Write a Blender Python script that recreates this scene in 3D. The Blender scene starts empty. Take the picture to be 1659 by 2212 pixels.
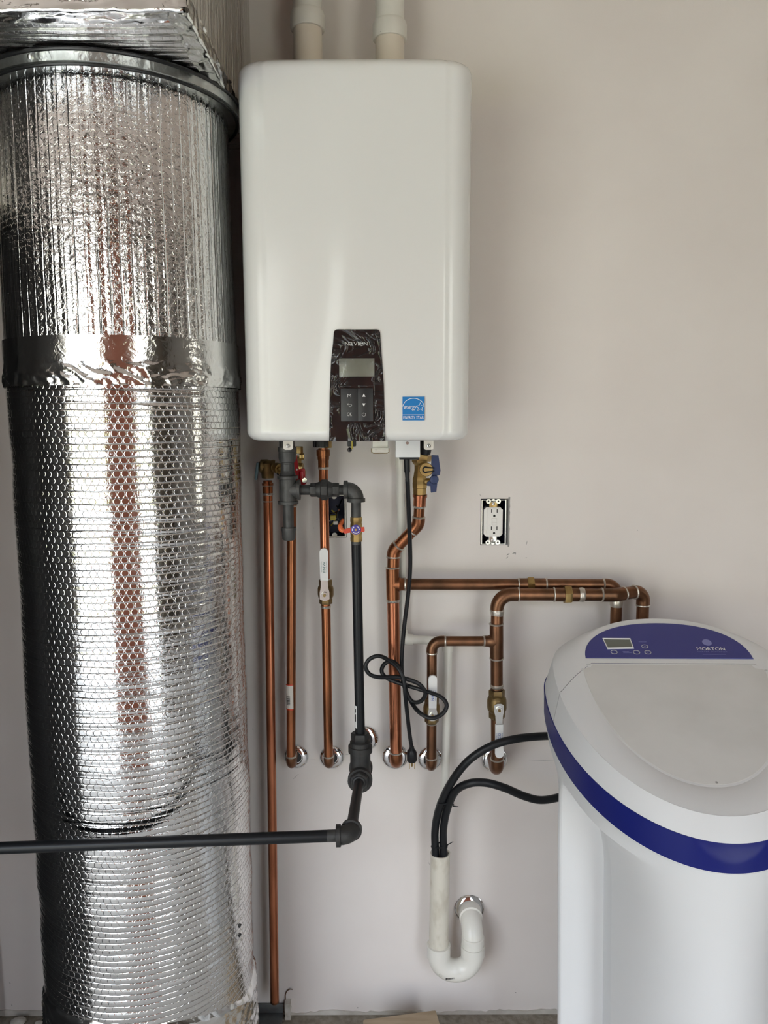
import bpy, bmesh, math, random
from mathutils import Vector, Matrix, noise
V = Vector
random.seed(7)
SC = bpy.context.scene
COL = SC.collection

# ------------------------------------------------------------------ camera
EYE = V((0.0, -1.82, 1.547))
PITCH, ROLL, FPX = math.radians(7.2), math.radians(0.2), 1660.0
FW = V((0, math.cos(PITCH), -math.sin(PITCH)))
UP0 = V((0, math.sin(PITCH), math.cos(PITCH)))
RT0 = V((1, 0, 0))
RT = RT0 * math.cos(ROLL) - UP0 * math.sin(ROLL)
UP = UP0 * math.cos(ROLL) + RT0 * math.sin(ROLL)
cam_data = bpy.data.cameras.new('camera')
cam_data.sensor_fit = 'HORIZONTAL'
cam_data.sensor_width = 36.0
cam_data.lens = 36.0 * FPX / 1659.0
cam_data.clip_start = 0.02
cam = bpy.data.objects.new('camera', cam_data)
COL.objects.link(cam)
cam.matrix_world = Matrix(((RT.x, UP.x, -FW.x, EYE.x), (RT.y, UP.y, -FW.y, EYE.y),
                           (RT.z, UP.z, -FW.z, EYE.z), (0, 0, 0, 1)))
SC.camera = cam

# ------------------------------------------------------------------ sky, sun, exposure
world = bpy.data.worlds.new('sky')
SC.world = world
world.use_nodes = True
wn, wl = world.node_tree.nodes, world.node_tree.links
wn.clear()
w_out = wn.new('ShaderNodeOutputWorld')
w_bg = wn.new('ShaderNodeBackground')
w_tc = wn.new('ShaderNodeTexCoord')
w_sep = wn.new('ShaderNodeSeparateXYZ')
w_ramp = wn.new('ShaderNodeValToRGB')
w_ramp.color_ramp.elements[0].position = 0.0
w_ramp.color_ramp.elements[0].color = (1.0, 0.955, 0.79, 1)
w_ramp.color_ramp.elements[1].position = 0.35
w_ramp.color_ramp.elements[1].color = (0.76, 0.86, 1.0, 1)
wl.new(w_tc.outputs['Generated'], w_sep.inputs[0])
wl.new(w_sep.outputs['Z'], w_ramp.inputs[0])
wl.new(w_ramp.outputs[0], w_bg.inputs[0])
w_mr = wn.new('ShaderNodeMapRange')                 # hazy sky, brighter overhead than at the horizon
w_mr.inputs['From Min'].default_value = 0.0
w_mr.inputs['From Max'].default_value = 0.6
w_mr.inputs['To Min'].default_value = 1.7
w_mr.inputs['To Max'].default_value = 8.0
wl.new(w_sep.outputs['Z'], w_mr.inputs['Value'])
wl.new(w_mr.outputs[0], w_bg.inputs[1])
wl.new(w_bg.outputs[0], w_out.inputs[0])

sun_data = bpy.data.lights.new('sun', 'SUN')
sun_data.energy = 7.0
sun_data.angle = math.radians(0.6)
sun_data.color = (1.0, 0.94, 0.82)
sun = bpy.data.objects.new('sun', sun_data)
COL.objects.link(sun)
sun.rotation_euler = (math.radians(-38), math.radians(12), 0)   # high behind the house, reaches only the yard

for pname, px_, pw_ in (('left_doorway_light', -1.71, 1.98), ('right_doorway_light', 1.175, 0.85)):
    portal_data = bpy.data.lights.new(pname, 'AREA')
    portal_data.shape = 'RECTANGLE'
    portal_data.size, portal_data.size_y = pw_, 2.4
    portal_data.cycles.is_portal = True              # guides sky light through the open doorway
    portal = bpy.data.objects.new(pname, portal_data)
    COL.objects.link(portal)
    portal.location = (px_, -3.0, 1.2)
    portal.rotation_euler = (math.radians(90), 0, 0)
portal_data = bpy.data.lights.new('side_window_light', 'AREA')
portal_data.shape = 'RECTANGLE'
portal_data.size, portal_data.size_y = 1.15, 0.45
portal_data.cycles.is_portal = True
portal = bpy.data.objects.new('side_window_light', portal_data)
COL.objects.link(portal)
portal.location = (3.6, -0.575, 1.475)
portal.rotation_euler = (0, math.radians(90), 0)

SC.view_settings.view_transform = 'Standard'
SC.view_settings.look = 'None'
SC.view_settings.gamma = 1.0
SC.view_settings.use_curve_mapping = False
SC.view_settings.exposure = 0.42
SC.cycles.max_bounces = 10
SC.cycles.diffuse_bounces = 5
SC.cycles.glossy_bounces = 5
SC.cycles.caustics_reflective = False
SC.cycles.sample_clamp_indirect = 6.0


def A(px, py, y):
    """world point seen at photo pixel (px, py) at distance y from the wall plane"""
    d = FW + RT * ((px - 829.5) / FPX) - UP * ((py - 1106.0) / FPX)
    return EYE + d * ((y - EYE.y) / d.y)


# ------------------------------------------------------------------ materials
MATS = {}


def mat(name, color, rough=0.5, metal=0.0, spec=0.5, coat=0.0, noise_amt=0.0, noise_scale=30.0, color2=None,
        bump=0.0, bump_scale=200.0, bump_dist=0.001, stretch=(1, 1, 1), trans=0.0, lo=0.35, hi=0.65, detail=4.0,
        rough2=None):
    m = bpy.data.materials.new(name)
    m.use_nodes = True
    n, l = m.node_tree.nodes, m.node_tree.links
    b = n['Principled BSDF']
    b.inputs['Base Color'].default_value = (*color, 1)
    b.inputs['Roughness'].default_value = rough
    b.inputs['Metallic'].default_value = metal
    b.inputs['Specular IOR Level'].default_value = spec
    b.inputs['Coat Weight'].default_value = coat
    b.inputs['Coat Roughness'].default_value = 0.08
    b.inputs['Transmission Weight'].default_value = trans
    tc = n.new('ShaderNodeTexCoord')
    mp = n.new('ShaderNodeMapping')
    mp.inputs['Scale'].default_value = stretch
    l.new(tc.outputs['Object'], mp.inputs[0])
    if color2 is not None:
        t = n.new('ShaderNodeTexNoise')
        t.inputs['Scale'].default_value = noise_scale
        t.inputs['Detail'].default_value = detail
        l.new(mp.outputs[0], t.inputs['Vector'])
        r = n.new('ShaderNodeValToRGB')
        r.color_ramp.elements[0].position = lo
        r.color_ramp.elements[0].color = (*color, 1)
        r.color_ramp.elements[1].position = hi
        r.color_ramp.elements[1].color = (*color2, 1)
        l.new(t.outputs['Fac'], r.inputs[0])
        l.new(r.outputs[0], b.inputs['Base Color'])
        if rough2 is not None:
            mr = n.new('ShaderNodeMapRange')
            mr.inputs['From Min'].default_value = lo
            mr.inputs['From Max'].default_value = hi
            mr.inputs['To Min'].default_value = rough
            mr.inputs['To Max'].default_value = rough2
            l.new(t.outputs['Fac'], mr.inputs['Value'])
            l.new(mr.outputs[0], b.inputs['Roughness'])
    if bump > 0:
        t2 = n.new('ShaderNodeTexNoise')
        t2.inputs['Scale'].default_value = bump_scale
        t2.inputs['Detail'].default_value = 3.0
        l.new(mp.outputs[0], t2.inputs['Vector'])
        bp = n.new('ShaderNodeBump')
        bp.inputs['Strength'].default_value = bump
        bp.inputs['Distance'].default_value = bump_dist
        l.new(t2.outputs['Fac'], bp.inputs['Height'])
        l.new(bp.outputs[0], b.inputs['Normal'])
    MATS[name] = m
    return m


def foil_mat(name, pitch=0.0125, row=0.0105, ridge_u=0.0, ridge_v=0.0, bub=1.0, crinkle=0.4, rough=0.12, tint=(0.86, 0.86, 0.86), strength=0.5):
    """aluminised bubble wrap: rows of round bubbles and pressed ridges, from UVs laid out in metres"""
    m = bpy.data.materials.new(name)
    m.use_nodes = True
    n, l = m.node_tree.nodes, m.node_tree.links
    b = n['Principled BSDF']
    b.inputs['Base Color'].default_value = (*tint, 1)
    b.inputs['Metallic'].default_value = 1.0
    b.inputs['Roughness'].default_value = rough

    def M(op, a, bb=None, c=None):
        x = n.new('ShaderNodeMath')
        x.operation = op
        for i, val in enumerate((a, bb, c)):
            if val is None:
                continue
            if isinstance(val, (int, float)):
                x.inputs[i].default_value = val
            else:
                l.new(val, x.inputs[i])
        return x.outputs[0]
    uv = n.new('ShaderNodeUVMap')
    sep = n.new('ShaderNodeSeparateXYZ')
    l.new(uv.outputs[0], sep.inputs[0])
    wob = n.new('ShaderNodeTexNoise')
    wob.inputs['Scale'].default_value = 14.0
    wob.inputs['Detail'].default_value = 2.0
    l.new(uv.outputs[0], wob.inputs['Vector'])
    w = M('MULTIPLY', M('SUBTRACT', wob.outputs['Fac'], 0.5), 0.006)
    u = M('ADD', sep.outputs['X'], w)
    v = M('ADD', sep.outputs['Y'], w)
    height = None
    if bub > 0:
        vr = M('DIVIDE', v, row)
        rowi = M('FLOOR', vr)
        ur = M('ADD', M('DIVIDE', u, pitch), M('MULTIPLY', M('MODULO', rowi, 2.0), 0.5))
        fu = M('SUBTRACT', M('FRACT', ur), 0.5)
        fv = M('MULTIPLY', M('SUBTRACT', M('FRACT', vr), 0.5), row / pitch)
        d = M('SQRT', M('ADD', M('MULTIPLY', fu, fu), M('MULTIPLY', fv, fv)))
        mr = n.new('ShaderNodeMapRange')
        mr.interpolation_type = 'SMOOTHSTEP'
        mr.inputs['From Min'].default_value = 0.48
        mr.inputs['From Max'].default_value = 0.39
        l.new(d, mr.inputs['Value'])
        height = M('MULTIPLY', mr.outputs[0], bub)
    for co, p in ((u, ridge_u), (v, ridge_v)):
        if p:
            f = M('ABSOLUTE', M('SUBTRACT', M('FRACT', M('ADD', M('DIVIDE', co, p), 0.5)), 0.5))
            mr = n.new('ShaderNodeMapRange')
            mr.interpolation_type = 'SMOOTHSTEP'
            mr.inputs['From Min'].default_value = 0.0
            mr.inputs['From Max'].default_value = 0.13
            l.new(f, mr.inputs['Value'])
            mpn = n.new('ShaderNodeMapping')
            mpn.inputs['Scale'].default_value = (60, 3, 1) if co is u else (3, 60, 1)
            l.new(uv.outputs[0], mpn.inputs[0])
            amp = n.new('ShaderNodeTexNoise')
            amp.inputs['Scale'].default_value = 1.0
            l.new(mpn.outputs[0], amp.inputs['Vector'])
            g = M('MULTIPLY', M('SUBTRACT', mr.outputs[0], 1.0), M('MULTIPLY', M('MAXIMUM', M('SUBTRACT', amp.outputs['Fac'], 0.28), 0.0), 5.0))
            height = g if height is None else M('ADD', height, g)
    cr = n.new('ShaderNodeTexNoise')
    cr.inputs['Scale'].default_value = 70.0
    cr.inputs['Detail'].default_value = 3.0
    cr.inputs['Distortion'].default_value = 1.2
    l.new(uv.outputs[0], cr.inputs['Vector'])
    c = M('MULTIPLY', cr.outputs['Fac'], crinkle * 3.0)
    height = c if height is None else M('ADD', height, c)
    bp = n.new('ShaderNodeBump')
    bp.inputs['Strength'].default_value = strength
    bp.inputs['Distance'].default_value = 0.0011
    l.new(height, bp.inputs['Height'])
    l.new(bp.outputs[0], b.inputs['Normal'])
    MATS[name] = m
    return m


mat('wall_paint', (0.755, 0.70, 0.67), 0.55, color2=(0.80, 0.75, 0.72), noise_scale=3.0, bump=0.25, bump_scale=420, bump_dist=0.0004)
mat('ceiling_paint', (0.62, 0.53, 0.46), 0.8)
mat('grey_board', (0.36, 0.35, 0.33), 0.8)
mat('bare_stud', (0.16, 0.13, 0.10), 0.8)
mat('red_board', (0.60, 0.22, 0.13), 0.7, color2=(0.48, 0.15, 0.09), noise_scale=6)
mat('added_furnace_black', (0.012, 0.013, 0.015), 0.4)
mat('dark_panel', (0.018, 0.02, 0.022), 0.55, color2=(0.035, 0.035, 0.035), noise_scale=4)
mat('concrete', (0.50, 0.47, 0.42), 0.85, color2=(0.64, 0.61, 0.56), noise_scale=18, bump=0.6, bump_scale=90, bump_dist=0.003)
mat('floor_dust', (0.20, 0.17, 0.13), 0.95, color2=(0.30, 0.27, 0.22), noise_scale=60, bump=0.8, bump_scale=120, bump_dist=0.004)
mat('driveway', (0.54, 0.51, 0.46), 0.9, color2=(0.60, 0.57, 0.51), noise_scale=3)
mat('lawn', (0.24, 0.26, 0.10), 0.9, color2=(0.34, 0.34, 0.16), noise_scale=8)
mat('white_enamel', (0.80, 0.80, 0.785), 0.22, spec=0.5, coat=0.3, bump=0.04, bump_scale=300, bump_dist=0.0003)
mat('white_plastic', (0.80, 0.81, 0.82), 0.38, bump=0.1, bump_scale=900, bump_dist=0.0002)
mat('softener_white', (0.74, 0.745, 0.75), 0.42, bump=0.15, bump_scale=700, bump_dist=0.0003)
mat('softener_lid_grey', (0.62, 0.61, 0.59), 0.5, color2=(0.68, 0.67, 0.65), noise_scale=9, bump=0.15, bump_scale=700, bump_dist=0.0003)
mat('navy_plastic', (0.004, 0.010, 0.15), 0.36, spec=0.3)
mat('navy_panel', (0.030, 0.034, 0.21), 0.35)
mat('pvc_white', (0.78, 0.76, 0.70), 0.28)
mat('pvc_cream', (0.78, 0.70, 0.60), 0.35)
mat('pvc_dirty', (0.70, 0.66, 0.57), 0.4, color2=(0.50, 0.45, 0.36), noise_scale=40, stretch=(1, 1, 0.5), lo=0.48, hi=0.8)
mat('copper', (0.42, 0.16, 0.075), 0.33, 1.0, color2=(0.17, 0.075, 0.038), noise_scale=14, stretch=(4, 4, 0.6), lo=0.3, hi=0.72, bump=0.08, bump_scale=60)
mat('copper_bright', (0.52, 0.205, 0.11), 0.28, 1.0, color2=(0.25, 0.085, 0.045), noise_scale=12, stretch=(4, 4, 0.6), lo=0.35, hi=0.8, bump=0.08, bump_scale=60)
mat('copper_brown', (0.25, 0.120, 0.066), 0.38, 1.0, color2=(0.125, 0.068, 0.040), noise_scale=16, stretch=(2, 2, 1), lo=0.3, hi=0.7, bump=0.08, bump_scale=60)
mat('solder', (0.62, 0.58, 0.52), 0.38, 1.0, bump=0.4, bump_scale=300)
mat('brass', (0.50, 0.36, 0.15), 0.36, 1.0, color2=(0.38, 0.26, 0.11), noise_scale=40, bump=0.15, bump_scale=250)
mat('brass_dull', (0.27, 0.19, 0.085), 0.45, 1.0, color2=(0.19, 0.13, 0.06), noise_scale=40, bump=0.3, bump_scale=250)
mat('black_iron', (0.020, 0.020, 0.021), 0.5, 0.1, color2=(0.036, 0.035, 0.033), noise_scale=50, bump=0.4, bump_scale=400, bump_dist=0.0006)
mat('grey_iron', (0.085, 0.085, 0.082), 0.5, 0.4, color2=(0.05, 0.05, 0.05), noise_scale=40, bump=0.4, bump_scale=400, bump_dist=0.0006)
mat('black_pipe', (0.007, 0.008, 0.010), 0.38, 0.0, spec=0.3, bump=0.1, bump_scale=300)
mat('chrome', (0.82, 0.82, 0.83), 0.08, 1.0)
mat('steel', (0.62, 0.62, 0.60), 0.25, 1.0)
mat('galvanised', (0.66, 0.68, 0.66), 0.28, 1.0, color2=(0.48, 0.50, 0.48), noise_scale=25, bump=0.7, bump_scale=45, bump_dist=0.004)
mat('black_metal', (0.01, 0.01, 0.011), 0.35)
mat('black_rubber', (0.008, 0.009, 0.011), 0.42, spec=0.35)
mat('black_gloss', (0.018, 0.018, 0.021), 0.18)
mat('black_satin', (0.012, 0.012, 0.014), 0.4)
mat('red_paint', (0.42, 0.012, 0.02), 0.35)
mat('orange_red', (0.62, 0.06, 0.025), 0.4)
mat('orange_plastic', (0.75, 0.16, 0.05), 0.4)
mat('blue_paint', (0.010, 0.026, 0.105), 0.42)
mat('blue_disc', (0.06, 0.04, 0.32), 0.4)
mat('teal_lever', (0.10, 0.16, 0.19), 0.5)
mat('box_blue', (0.006, 0.010, 0.045), 0.5)
mat('vinyl_white', (0.80, 0.80, 0.79), 0.32)
mat('print_green', (0.02, 0.13, 0.12), 0.5)
mat('print_blue', (0.03, 0.08, 0.42), 0.5)
mat('print_white', (0.85, 0.85, 0.85), 0.5)
mat('print_grey', (0.50, 0.50, 0.50), 0.5)
mat('print_violet', (0.22, 0.23, 0.50), 0.5)
mat('print_black', (0.03, 0.03, 0.03), 0.5)
mat('label_blue', (0.005, 0.20, 0.56), 0.35)
mat('lcd', (0.26, 0.27, 0.23), 0.25, color2=(0.32, 0.33, 0.28), noise_scale=20)
mat('lcd_dark', (0.13, 0.14, 0.12), 0.3)
mat('paper', (0.74, 0.70, 0.64), 0.6)
mat('yellow_sleeve', (0.45, 0.36, 0.05), 0.5)
mat('outlet_white', (0.82, 0.80, 0.77), 0.3)
mat('slot_black', (0.004, 0.004, 0.004), 0.7)
mat('timber', (0.42, 0.32, 0.21), 0.8, color2=(0.50, 0.39, 0.27), noise_scale=12, stretch=(1, 8, 8))
mat('plaster', (0.66, 0.63, 0.58), 0.9, color2=(0.5, 0.46, 0.40), noise_scale=60, bump=0.8, bump_scale=80, bump_dist=0.004)
mat('grey_track', (0.16, 0.17, 0.17), 0.55, 0.4, color2=(0.11, 0.11, 0.11), noise_scale=30)
mat('scuff', (0.30, 0.29, 0.28), 0.7)
mat('thread_seal', (0.70, 0.66, 0.60), 0.6)
foil_mat('foil_upright', ridge_u=0.0192, bub=0.30, crinkle=0.65, rough=0.12, strength=0.6)
foil_mat('foil_level', pitch=0.0138, row=0.0118, ridge_v=0.0118, bub=0.6, crinkle=0.22, rough=0.10, strength=0.55, tint=(0.76, 0.76, 0.755))
foil_mat('foil_tape', bub=0, crinkle=0.35, rough=0.13, tint=(0.78, 0.78, 0.77))
foil_mat('foil_plenum', ridge_v=0.0105, bub=0.3, crinkle=0.35, rough=0.2, tint=(0.80, 0.79, 0.77))
foil_mat('foil_plenum_side', ridge_u=0.0105, bub=0.2, crinkle=0.3, rough=0.25, tint=(0.74, 0.73, 0.71))


# ------------------------------------------------------------------ mesh helpers
class MB:
    def __init__(self):
        self.v, self.f, self.uv = [], [], None

    def add(self, vs, fs):
        o = len(self.v)
        self.v += [V(p) for p in vs]
        self.f += [tuple(i + o for i in f) for f in fs]
        return self

    def box(self, c, s, bevel=0.0, M=None, seg=2):
        bm = bmesh.new()
        bmesh.ops.create_cube(bm, size=1.0)
        for q in bm.verts:
            q.co = V((q.co.x * s[0], q.co.y * s[1], q.co.z * s[2]))
        if bevel > 0:
            bmesh.ops.bevel(bm, geom=list(bm.edges), offset=bevel, segments=seg, profile=0.5, affect='EDGES')
        T = Matrix.Translation(V(c)) @ (M.to_4x4() if M is not None else Matrix.Identity(4))
        bm.verts.index_update()
        self.add([T @ q.co for q in bm.verts], [[q.index for q in f.verts] for f in bm.faces])
        bm.free()
        return self

    def tube(self, path, r, seg=16, caps=True, closed=False):
        path = [V(p) for p in path]
        N = len(path)
        rs = r if isinstance(r, (list, tuple)) else [r] * N
        tang = []
        for i in range(N):
            a = path[(i - 1) % N] if (closed or i > 0) else path[0]
            b = path[(i + 1) % N] if (closed or i < N - 1) else path[-1]
            tang.append((b - a).normalized())
        ref = V((0, 0, 1)) if abs(tang[0].z) < 0.9 else V((1, 0, 0))
        nrm = (ref - tang[0] * ref.dot(tang[0])).normalized()
        vs, fs = [], []
        for i in range(N):
            if i > 0:
                q = tang[i - 1].rotation_difference(tang[i])
                nrm = q @ nrm
                nrm = (nrm - tang[i] * nrm.dot(tang[i])).normalized()
            bn = tang[i].cross(nrm)
            for k in range(seg):
                a = 2 * math.pi * k / seg
                vs.append(path[i] + (nrm * math.cos(a) + bn * math.sin(a)) * rs[i])
        R = N if closed else N - 1
        for i in range(R):
            j = (i + 1) % N
            for k in range(seg):
                k2 = (k + 1) % seg
                fs.append((i * seg + k, i * seg + k2, j * seg + k2, j * seg + k))
        if caps and not closed:
            fs.append(tuple(reversed(range(seg))))
            fs.append(tuple((N - 1) * seg + k for k in range(seg)))
        return self.add(vs, fs)

    def rev(self, p, axis, prof, seg=24, ang=0.0):
        """solid of revolution: prof is a list of (distance along axis, radius)"""
        ax = V(axis).normalized()
        ref = V((0, 0, 1)) if abs(ax.z) < 0.9 else V((1, 0, 0))
        n1 = (ref - ax * ref.dot(ax)).normalized()
        n2 = ax.cross(n1)
        p = V(p)
        vs, fs = [], []
        for t, r in prof:
            for k in range(seg):
                a = ang + 2 * math.pi * k / seg
                vs.append(p + ax * t + (n1 * math.cos(a) + n2 * math.sin(a)) * max(r, 1e-5))
        for i in range(len(prof) - 1):
            for k in range(seg):
                k2 = (k + 1) % seg
                fs.append((i * seg + k, i * seg + k2, (i + 1) * seg + k2, (i + 1) * seg + k))
        fs.append(tuple(reversed(range(seg))))
        fs.append(tuple((len(prof) - 1) * seg + k for k in range(seg)))
        return self.add(vs, fs)

    def hexa(self, p, axis, L, r, ang=0.0):
        return self.rev(p, axis, [(-L / 2, r * 0.93), (-L / 2 + L * 0.12, r), (L / 2 - L * 0.12, r), (L / 2, r * 0.93)], 6, ang)

    def prism(self, pts, T, depth):
        """flat outline pts (x, y) extruded from z=0 to z=depth, placed by matrix T"""
        n = len(pts)
        vs = [T @ V((x, y, 0)) for x, y in pts] + [T @ V((x, y, depth)) for x, y in pts]
        fs = [tuple(reversed(range(n))), tuple(range(n, 2 * n))]
        fs += [(i, (i + 1) % n, n + (i + 1) % n, n + i) for i in range(n)]
        return self.add(vs, fs)

    def loft(self, rings, cap0=False, cap1=False):
        n = len(rings[0])
        vs = [p for r in rings for p in r]
        fs = []
        for i in range(len(rings) - 1):
            for k in range(n):
                k2 = (k + 1) % n
                fs.append((i * n + k, i * n + k2, (i + 1) * n + k2, (i + 1) * n + k))
        if cap0:
            fs.append(tuple(reversed(range(n))))
        if cap1:
            fs.append(tuple((len(rings) - 1) * n + k for k in range(n)))
        return self.add(vs, fs)


ORIGIN = {}


def obj(name, mb, m, parent=None, smooth=35.0, kind=None, label=None):
    me = bpy.data.meshes.new(name)
    me.from_pydata([tuple(p) for p in mb.v], [], mb.f)
    me.materials.append(MATS[m])
    if smooth is not None:
        me.polygons.foreach_set('use_smooth', [True] * len(me.polygons))
        me.set_sharp_from_angle(angle=math.radians(smooth))
    if mb.uv is not None:
        lay = me.uv_layers.new(name='UVMap')
        for lp in me.loops:
            lay.data[lp.index].uv = mb.uv[lp.vertex_index]
    bm = bmesh.new()
    bm.from_mesh(me)
    bmesh.ops.recalc_face_normals(bm, faces=list(bm.faces))
    bm.to_mesh(me)
    bm.free()
    o = bpy.data.objects.new(name, me)
    COL.objects.link(o)
    if parent is not None:
        o.parent = parent
        if parent.name in ORIGIN:
            o.matrix_parent_inverse = Matrix.Translation(-ORIGIN[parent.name])
    if kind:
        o['kind'] = kind
    if label:
        o['label'] = label
    return o


def thing(name, label, cat, loc, group=None):
    o = bpy.data.objects.new(name, None)
    o.empty_display_size = 0.05
    COL.objects.link(o)
    o.location = V(loc)
    ORIGIN[o.name] = V(loc)
    o['label'], o['category'] = label, cat
    if group:
        o['group'] = group
    return o


def tag(o, label, cat, group=None):
    o['label'], o['category'] = label, cat
    if group:
        o['group'] = group
    return o


def bend(a, c, b, R, n=8):
    """points from a to b with the corner c rounded to radius R"""
    a, c, b = V(a), V(c), V(b)
    da, db = (a - c).normalized(), (b - c).normalized()
    th = da.angle(db)
    t = min(R / math.tan(th / 2), (a - c).length * 0.98, (b - c).length * 0.98)
    R = t * math.tan(th / 2)
    p, q = c + da * t, c + db * t
    ctr = c + (da + db).normalized() * (R / math.sin(th / 2))
    v0, v1 = p - ctr, q - ctr
    tot = v0.angle(v1)
    ax = v0.cross(v1).normalized()
    pts = [a] if (a - p).length > 1e-4 else []
    for i in range(n + 1):
        pts.append(ctr + Matrix.Rotation(tot * i / n, 3, ax) @ v0)
    if (b - q).length > 1e-4:
        pts.append(b)
    return pts


def spline(pts, k=8):
    pts = [V(p) for p in pts]
    P = [pts[0] * 2 - pts[1]] + pts + [pts[-1] * 2 - pts[-2]]
    out = []
    for i in range(1, len(P) - 2):
        for j in range(k):
            t = j / k
            a, b, c, d = P[i - 1], P[i], P[i + 1], P[i + 2]
            out.append(0.5 * (2 * b + (c - a) * t + (2 * a - 5 * b + 4 * c - d) * t * t + (3 * b - a - 3 * c + d) * t ** 3))
    out.append(pts[-1])
    return out


FRONT = Matrix(((1, 0, 0), (0, 0, -1), (0, 1, 0)))       # text facing the camera on a wall-parallel face


def plate(loc, R=FRONT):
    return Matrix.Translation(V(loc)) @ R.to_4x4()


def text(name, s, T, width, m, parent, height=None, depth=0.0004, shear=0.0, smooth=None):
    cu = bpy.data.curves.new('lettering_curve', 'FONT')
    cu.body = s
    cu.size = 1.0
    cu.align_x = 'CENTER'
    cu.align_y = 'CENTER'
    cu.shear = shear
    cu.resolution_u = 3
    tmp = bpy.data.objects.new('lettering_curve', cu)
    COL.objects.link(tmp)
    me = bpy.data.meshes.new_from_object(tmp)
    bpy.data.objects.remove(tmp)
    vs = [q.co.copy() for q in me.vertices]
    fs = [tuple(p.vertices) for p in me.polygons]
    x0, x1 = min(q.x for q in vs), max(q.x for q in vs)
    y0, y1 = min(q.y for q in vs), max(q.y for q in vs)
    k = width / (x1 - x0)
    ky = k if height is None else height / (y1 - y0)
    mb = MB()
    mb.add([T @ V(((q.x - (x0 + x1) / 2) * k, (q.y - (y0 + y1) / 2) * ky, depth)) for q in vs], fs)
    bpy.data.meshes.remove(me)
    return obj(name, mb, m, parent, smooth)


def rrect(w, h, r, n=5):
    out = []
    for cx, cy, a0 in ((w / 2 - r, h / 2 - r, 0), (-w / 2 + r, h / 2 - r, 90), (-w / 2 + r, -h / 2 + r, 180), (w / 2 - r, -h / 2 + r, 270)):
        for i in range(n + 1):
            a = math.radians(a0 + 90 * i / n)
            out.append((cx + r * math.cos(a), cy + r * math.sin(a)))
    return out


# ------------------------------------------------------------------ the room
def slab(name, x0, x1, y0, y1, z0, z1, m):
    return obj(name, MB().box(((x0 + x1) / 2, (y0 + y1) / 2, (z0 + z1) / 2), (x1 - x0, y1 - y0, z1 - z0)), m, None, None, 'structure')


LX, RX, BY, CZ = -3.2, 3.6, -3.0, 2.75
slab('floor', LX, RX, BY, 0.12, -0.15, 0.0, 'concrete')
slab('ceiling', LX - 0.12, RX + 0.12, BY - 0.12, 0.12, CZ, CZ + 0.12, 'ceiling_paint')
slab('wall_left', LX - 0.12, LX, BY, 0.12, -0.15, CZ, 'dark_panel')

# back wall with two openings cut for the electrical boxes
HOLES = [(0.2305, 0.2975, 1.236, 1.348), (-0.1515, -0.0895, 1.2555, 1.3605)]
xs = sorted([LX, RX] + [h for a in HOLES for h in a[:2]])
zs = sorted([-0.15, CZ] + [h for a in HOLES for h in a[2:]])
mb = MB()


def in_hole(x, z):
    return any(a < x < b and c < z < d for a, b, c, d in HOLES)


for i in range(len(xs) - 1):
    for j in range(len(zs) - 1):
        a, b, c, d = xs[i], xs[i + 1], zs[j], zs[j + 1]
        if not in_hole((a + b) / 2, (c + d) / 2):
            mb.add([(a, 0, c), (b, 0, c), (b, 0, d), (a, 0, d)], [(0, 1, 2, 3)])
            mb.add([(a, 0.12, c), (b, 0.12, c), (b, 0.12, d), (a, 0.12, d)], [(3, 2, 1, 0)])
for a, b, c, d in HOLES:
    q = [(a, c), (b, c), (b, d), (a, d)]
    for i in range(4):
        (xa, za), (xb, zb) = q[i], q[(i + 1) % 4]
        mb.add([(xa, 0, za), (xb, 0, zb), (xb, 0.12, zb), (xa, 0.12, za)], [(0, 1, 2, 3)])
wall_back = obj('wall_back', mb, 'wall_paint', None, None, 'structure')

# right wall with a side window
WY0, WY1, WZ0, WZ1 = -0.80, -0.35, 0.90, 2.05
mb = MB()
mb.box((RX + 0.06, (BY + WY0) / 2, CZ / 2), (0.12, WY0 - BY, CZ))
mb.box((RX + 0.06, (WY1 + 0.12) / 2, CZ / 2), (0.12, 0.12 - WY1, CZ))
mb.box((RX + 0.06, (WY0 + WY1) / 2, WZ0 / 2), (0.12, WY1 - WY0, WZ0))
mb.box((RX + 0.06, (WY0 + WY1) / 2, (WZ1 + CZ) / 2), (0.12, WY1 - WY0, CZ - WZ1))
obj('wall_right', mb, 'grey_board', None, None, 'structure')
mb = MB()
for y in (WY0 + 0.02, WY1 - 0.02, (WY0 + WY1) / 2):
    mb.box((RX + 0.06, y, (WZ0 + WZ1) / 2), (0.05, 0.04, WZ1 - WZ0))
for z in (WZ0 + 0.02, WZ1 - 0.02):
    mb.box((RX + 0.06, (WY0 + WY1) / 2, z), (0.045, WY1 - WY0, 0.04))
obj('window_1', mb, 'vinyl_white', None, None, 'structure')
# lintel over the open garage doorway behind the camera
mb = MB().box(((LX + RX) / 2, BY - .06, (2.4 + CZ) / 2), (RX - LX + .24, .12, CZ - 2.4))
mb.box(((LX - 2.7) / 2, BY - .06, 1.2), (-2.7 - LX, .12, 2.4)).box(((RX + 1.6) / 2, BY - .06, 1.2), (RX - 1.6, .12, 2.4))
obj('wall_front', mb, 'bare_stud', None, None, 'structure')
# unseen red brown pier, added to put a red stripe in the duct reflection
slab('wall_pier_added', -0.72, 0.75, BY - 0.12, BY, 0.0, 2.4, 'red_board')
slab('trim_1', LX - 12, RX + 12, BY - 7.0, BY - 0.01, -0.2, -0.02, 'driveway')
slab('trim_2', LX - 14, RX + 14, BY - 30.0, BY - 7.0, -0.2, -0.02, 'lawn')

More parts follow.
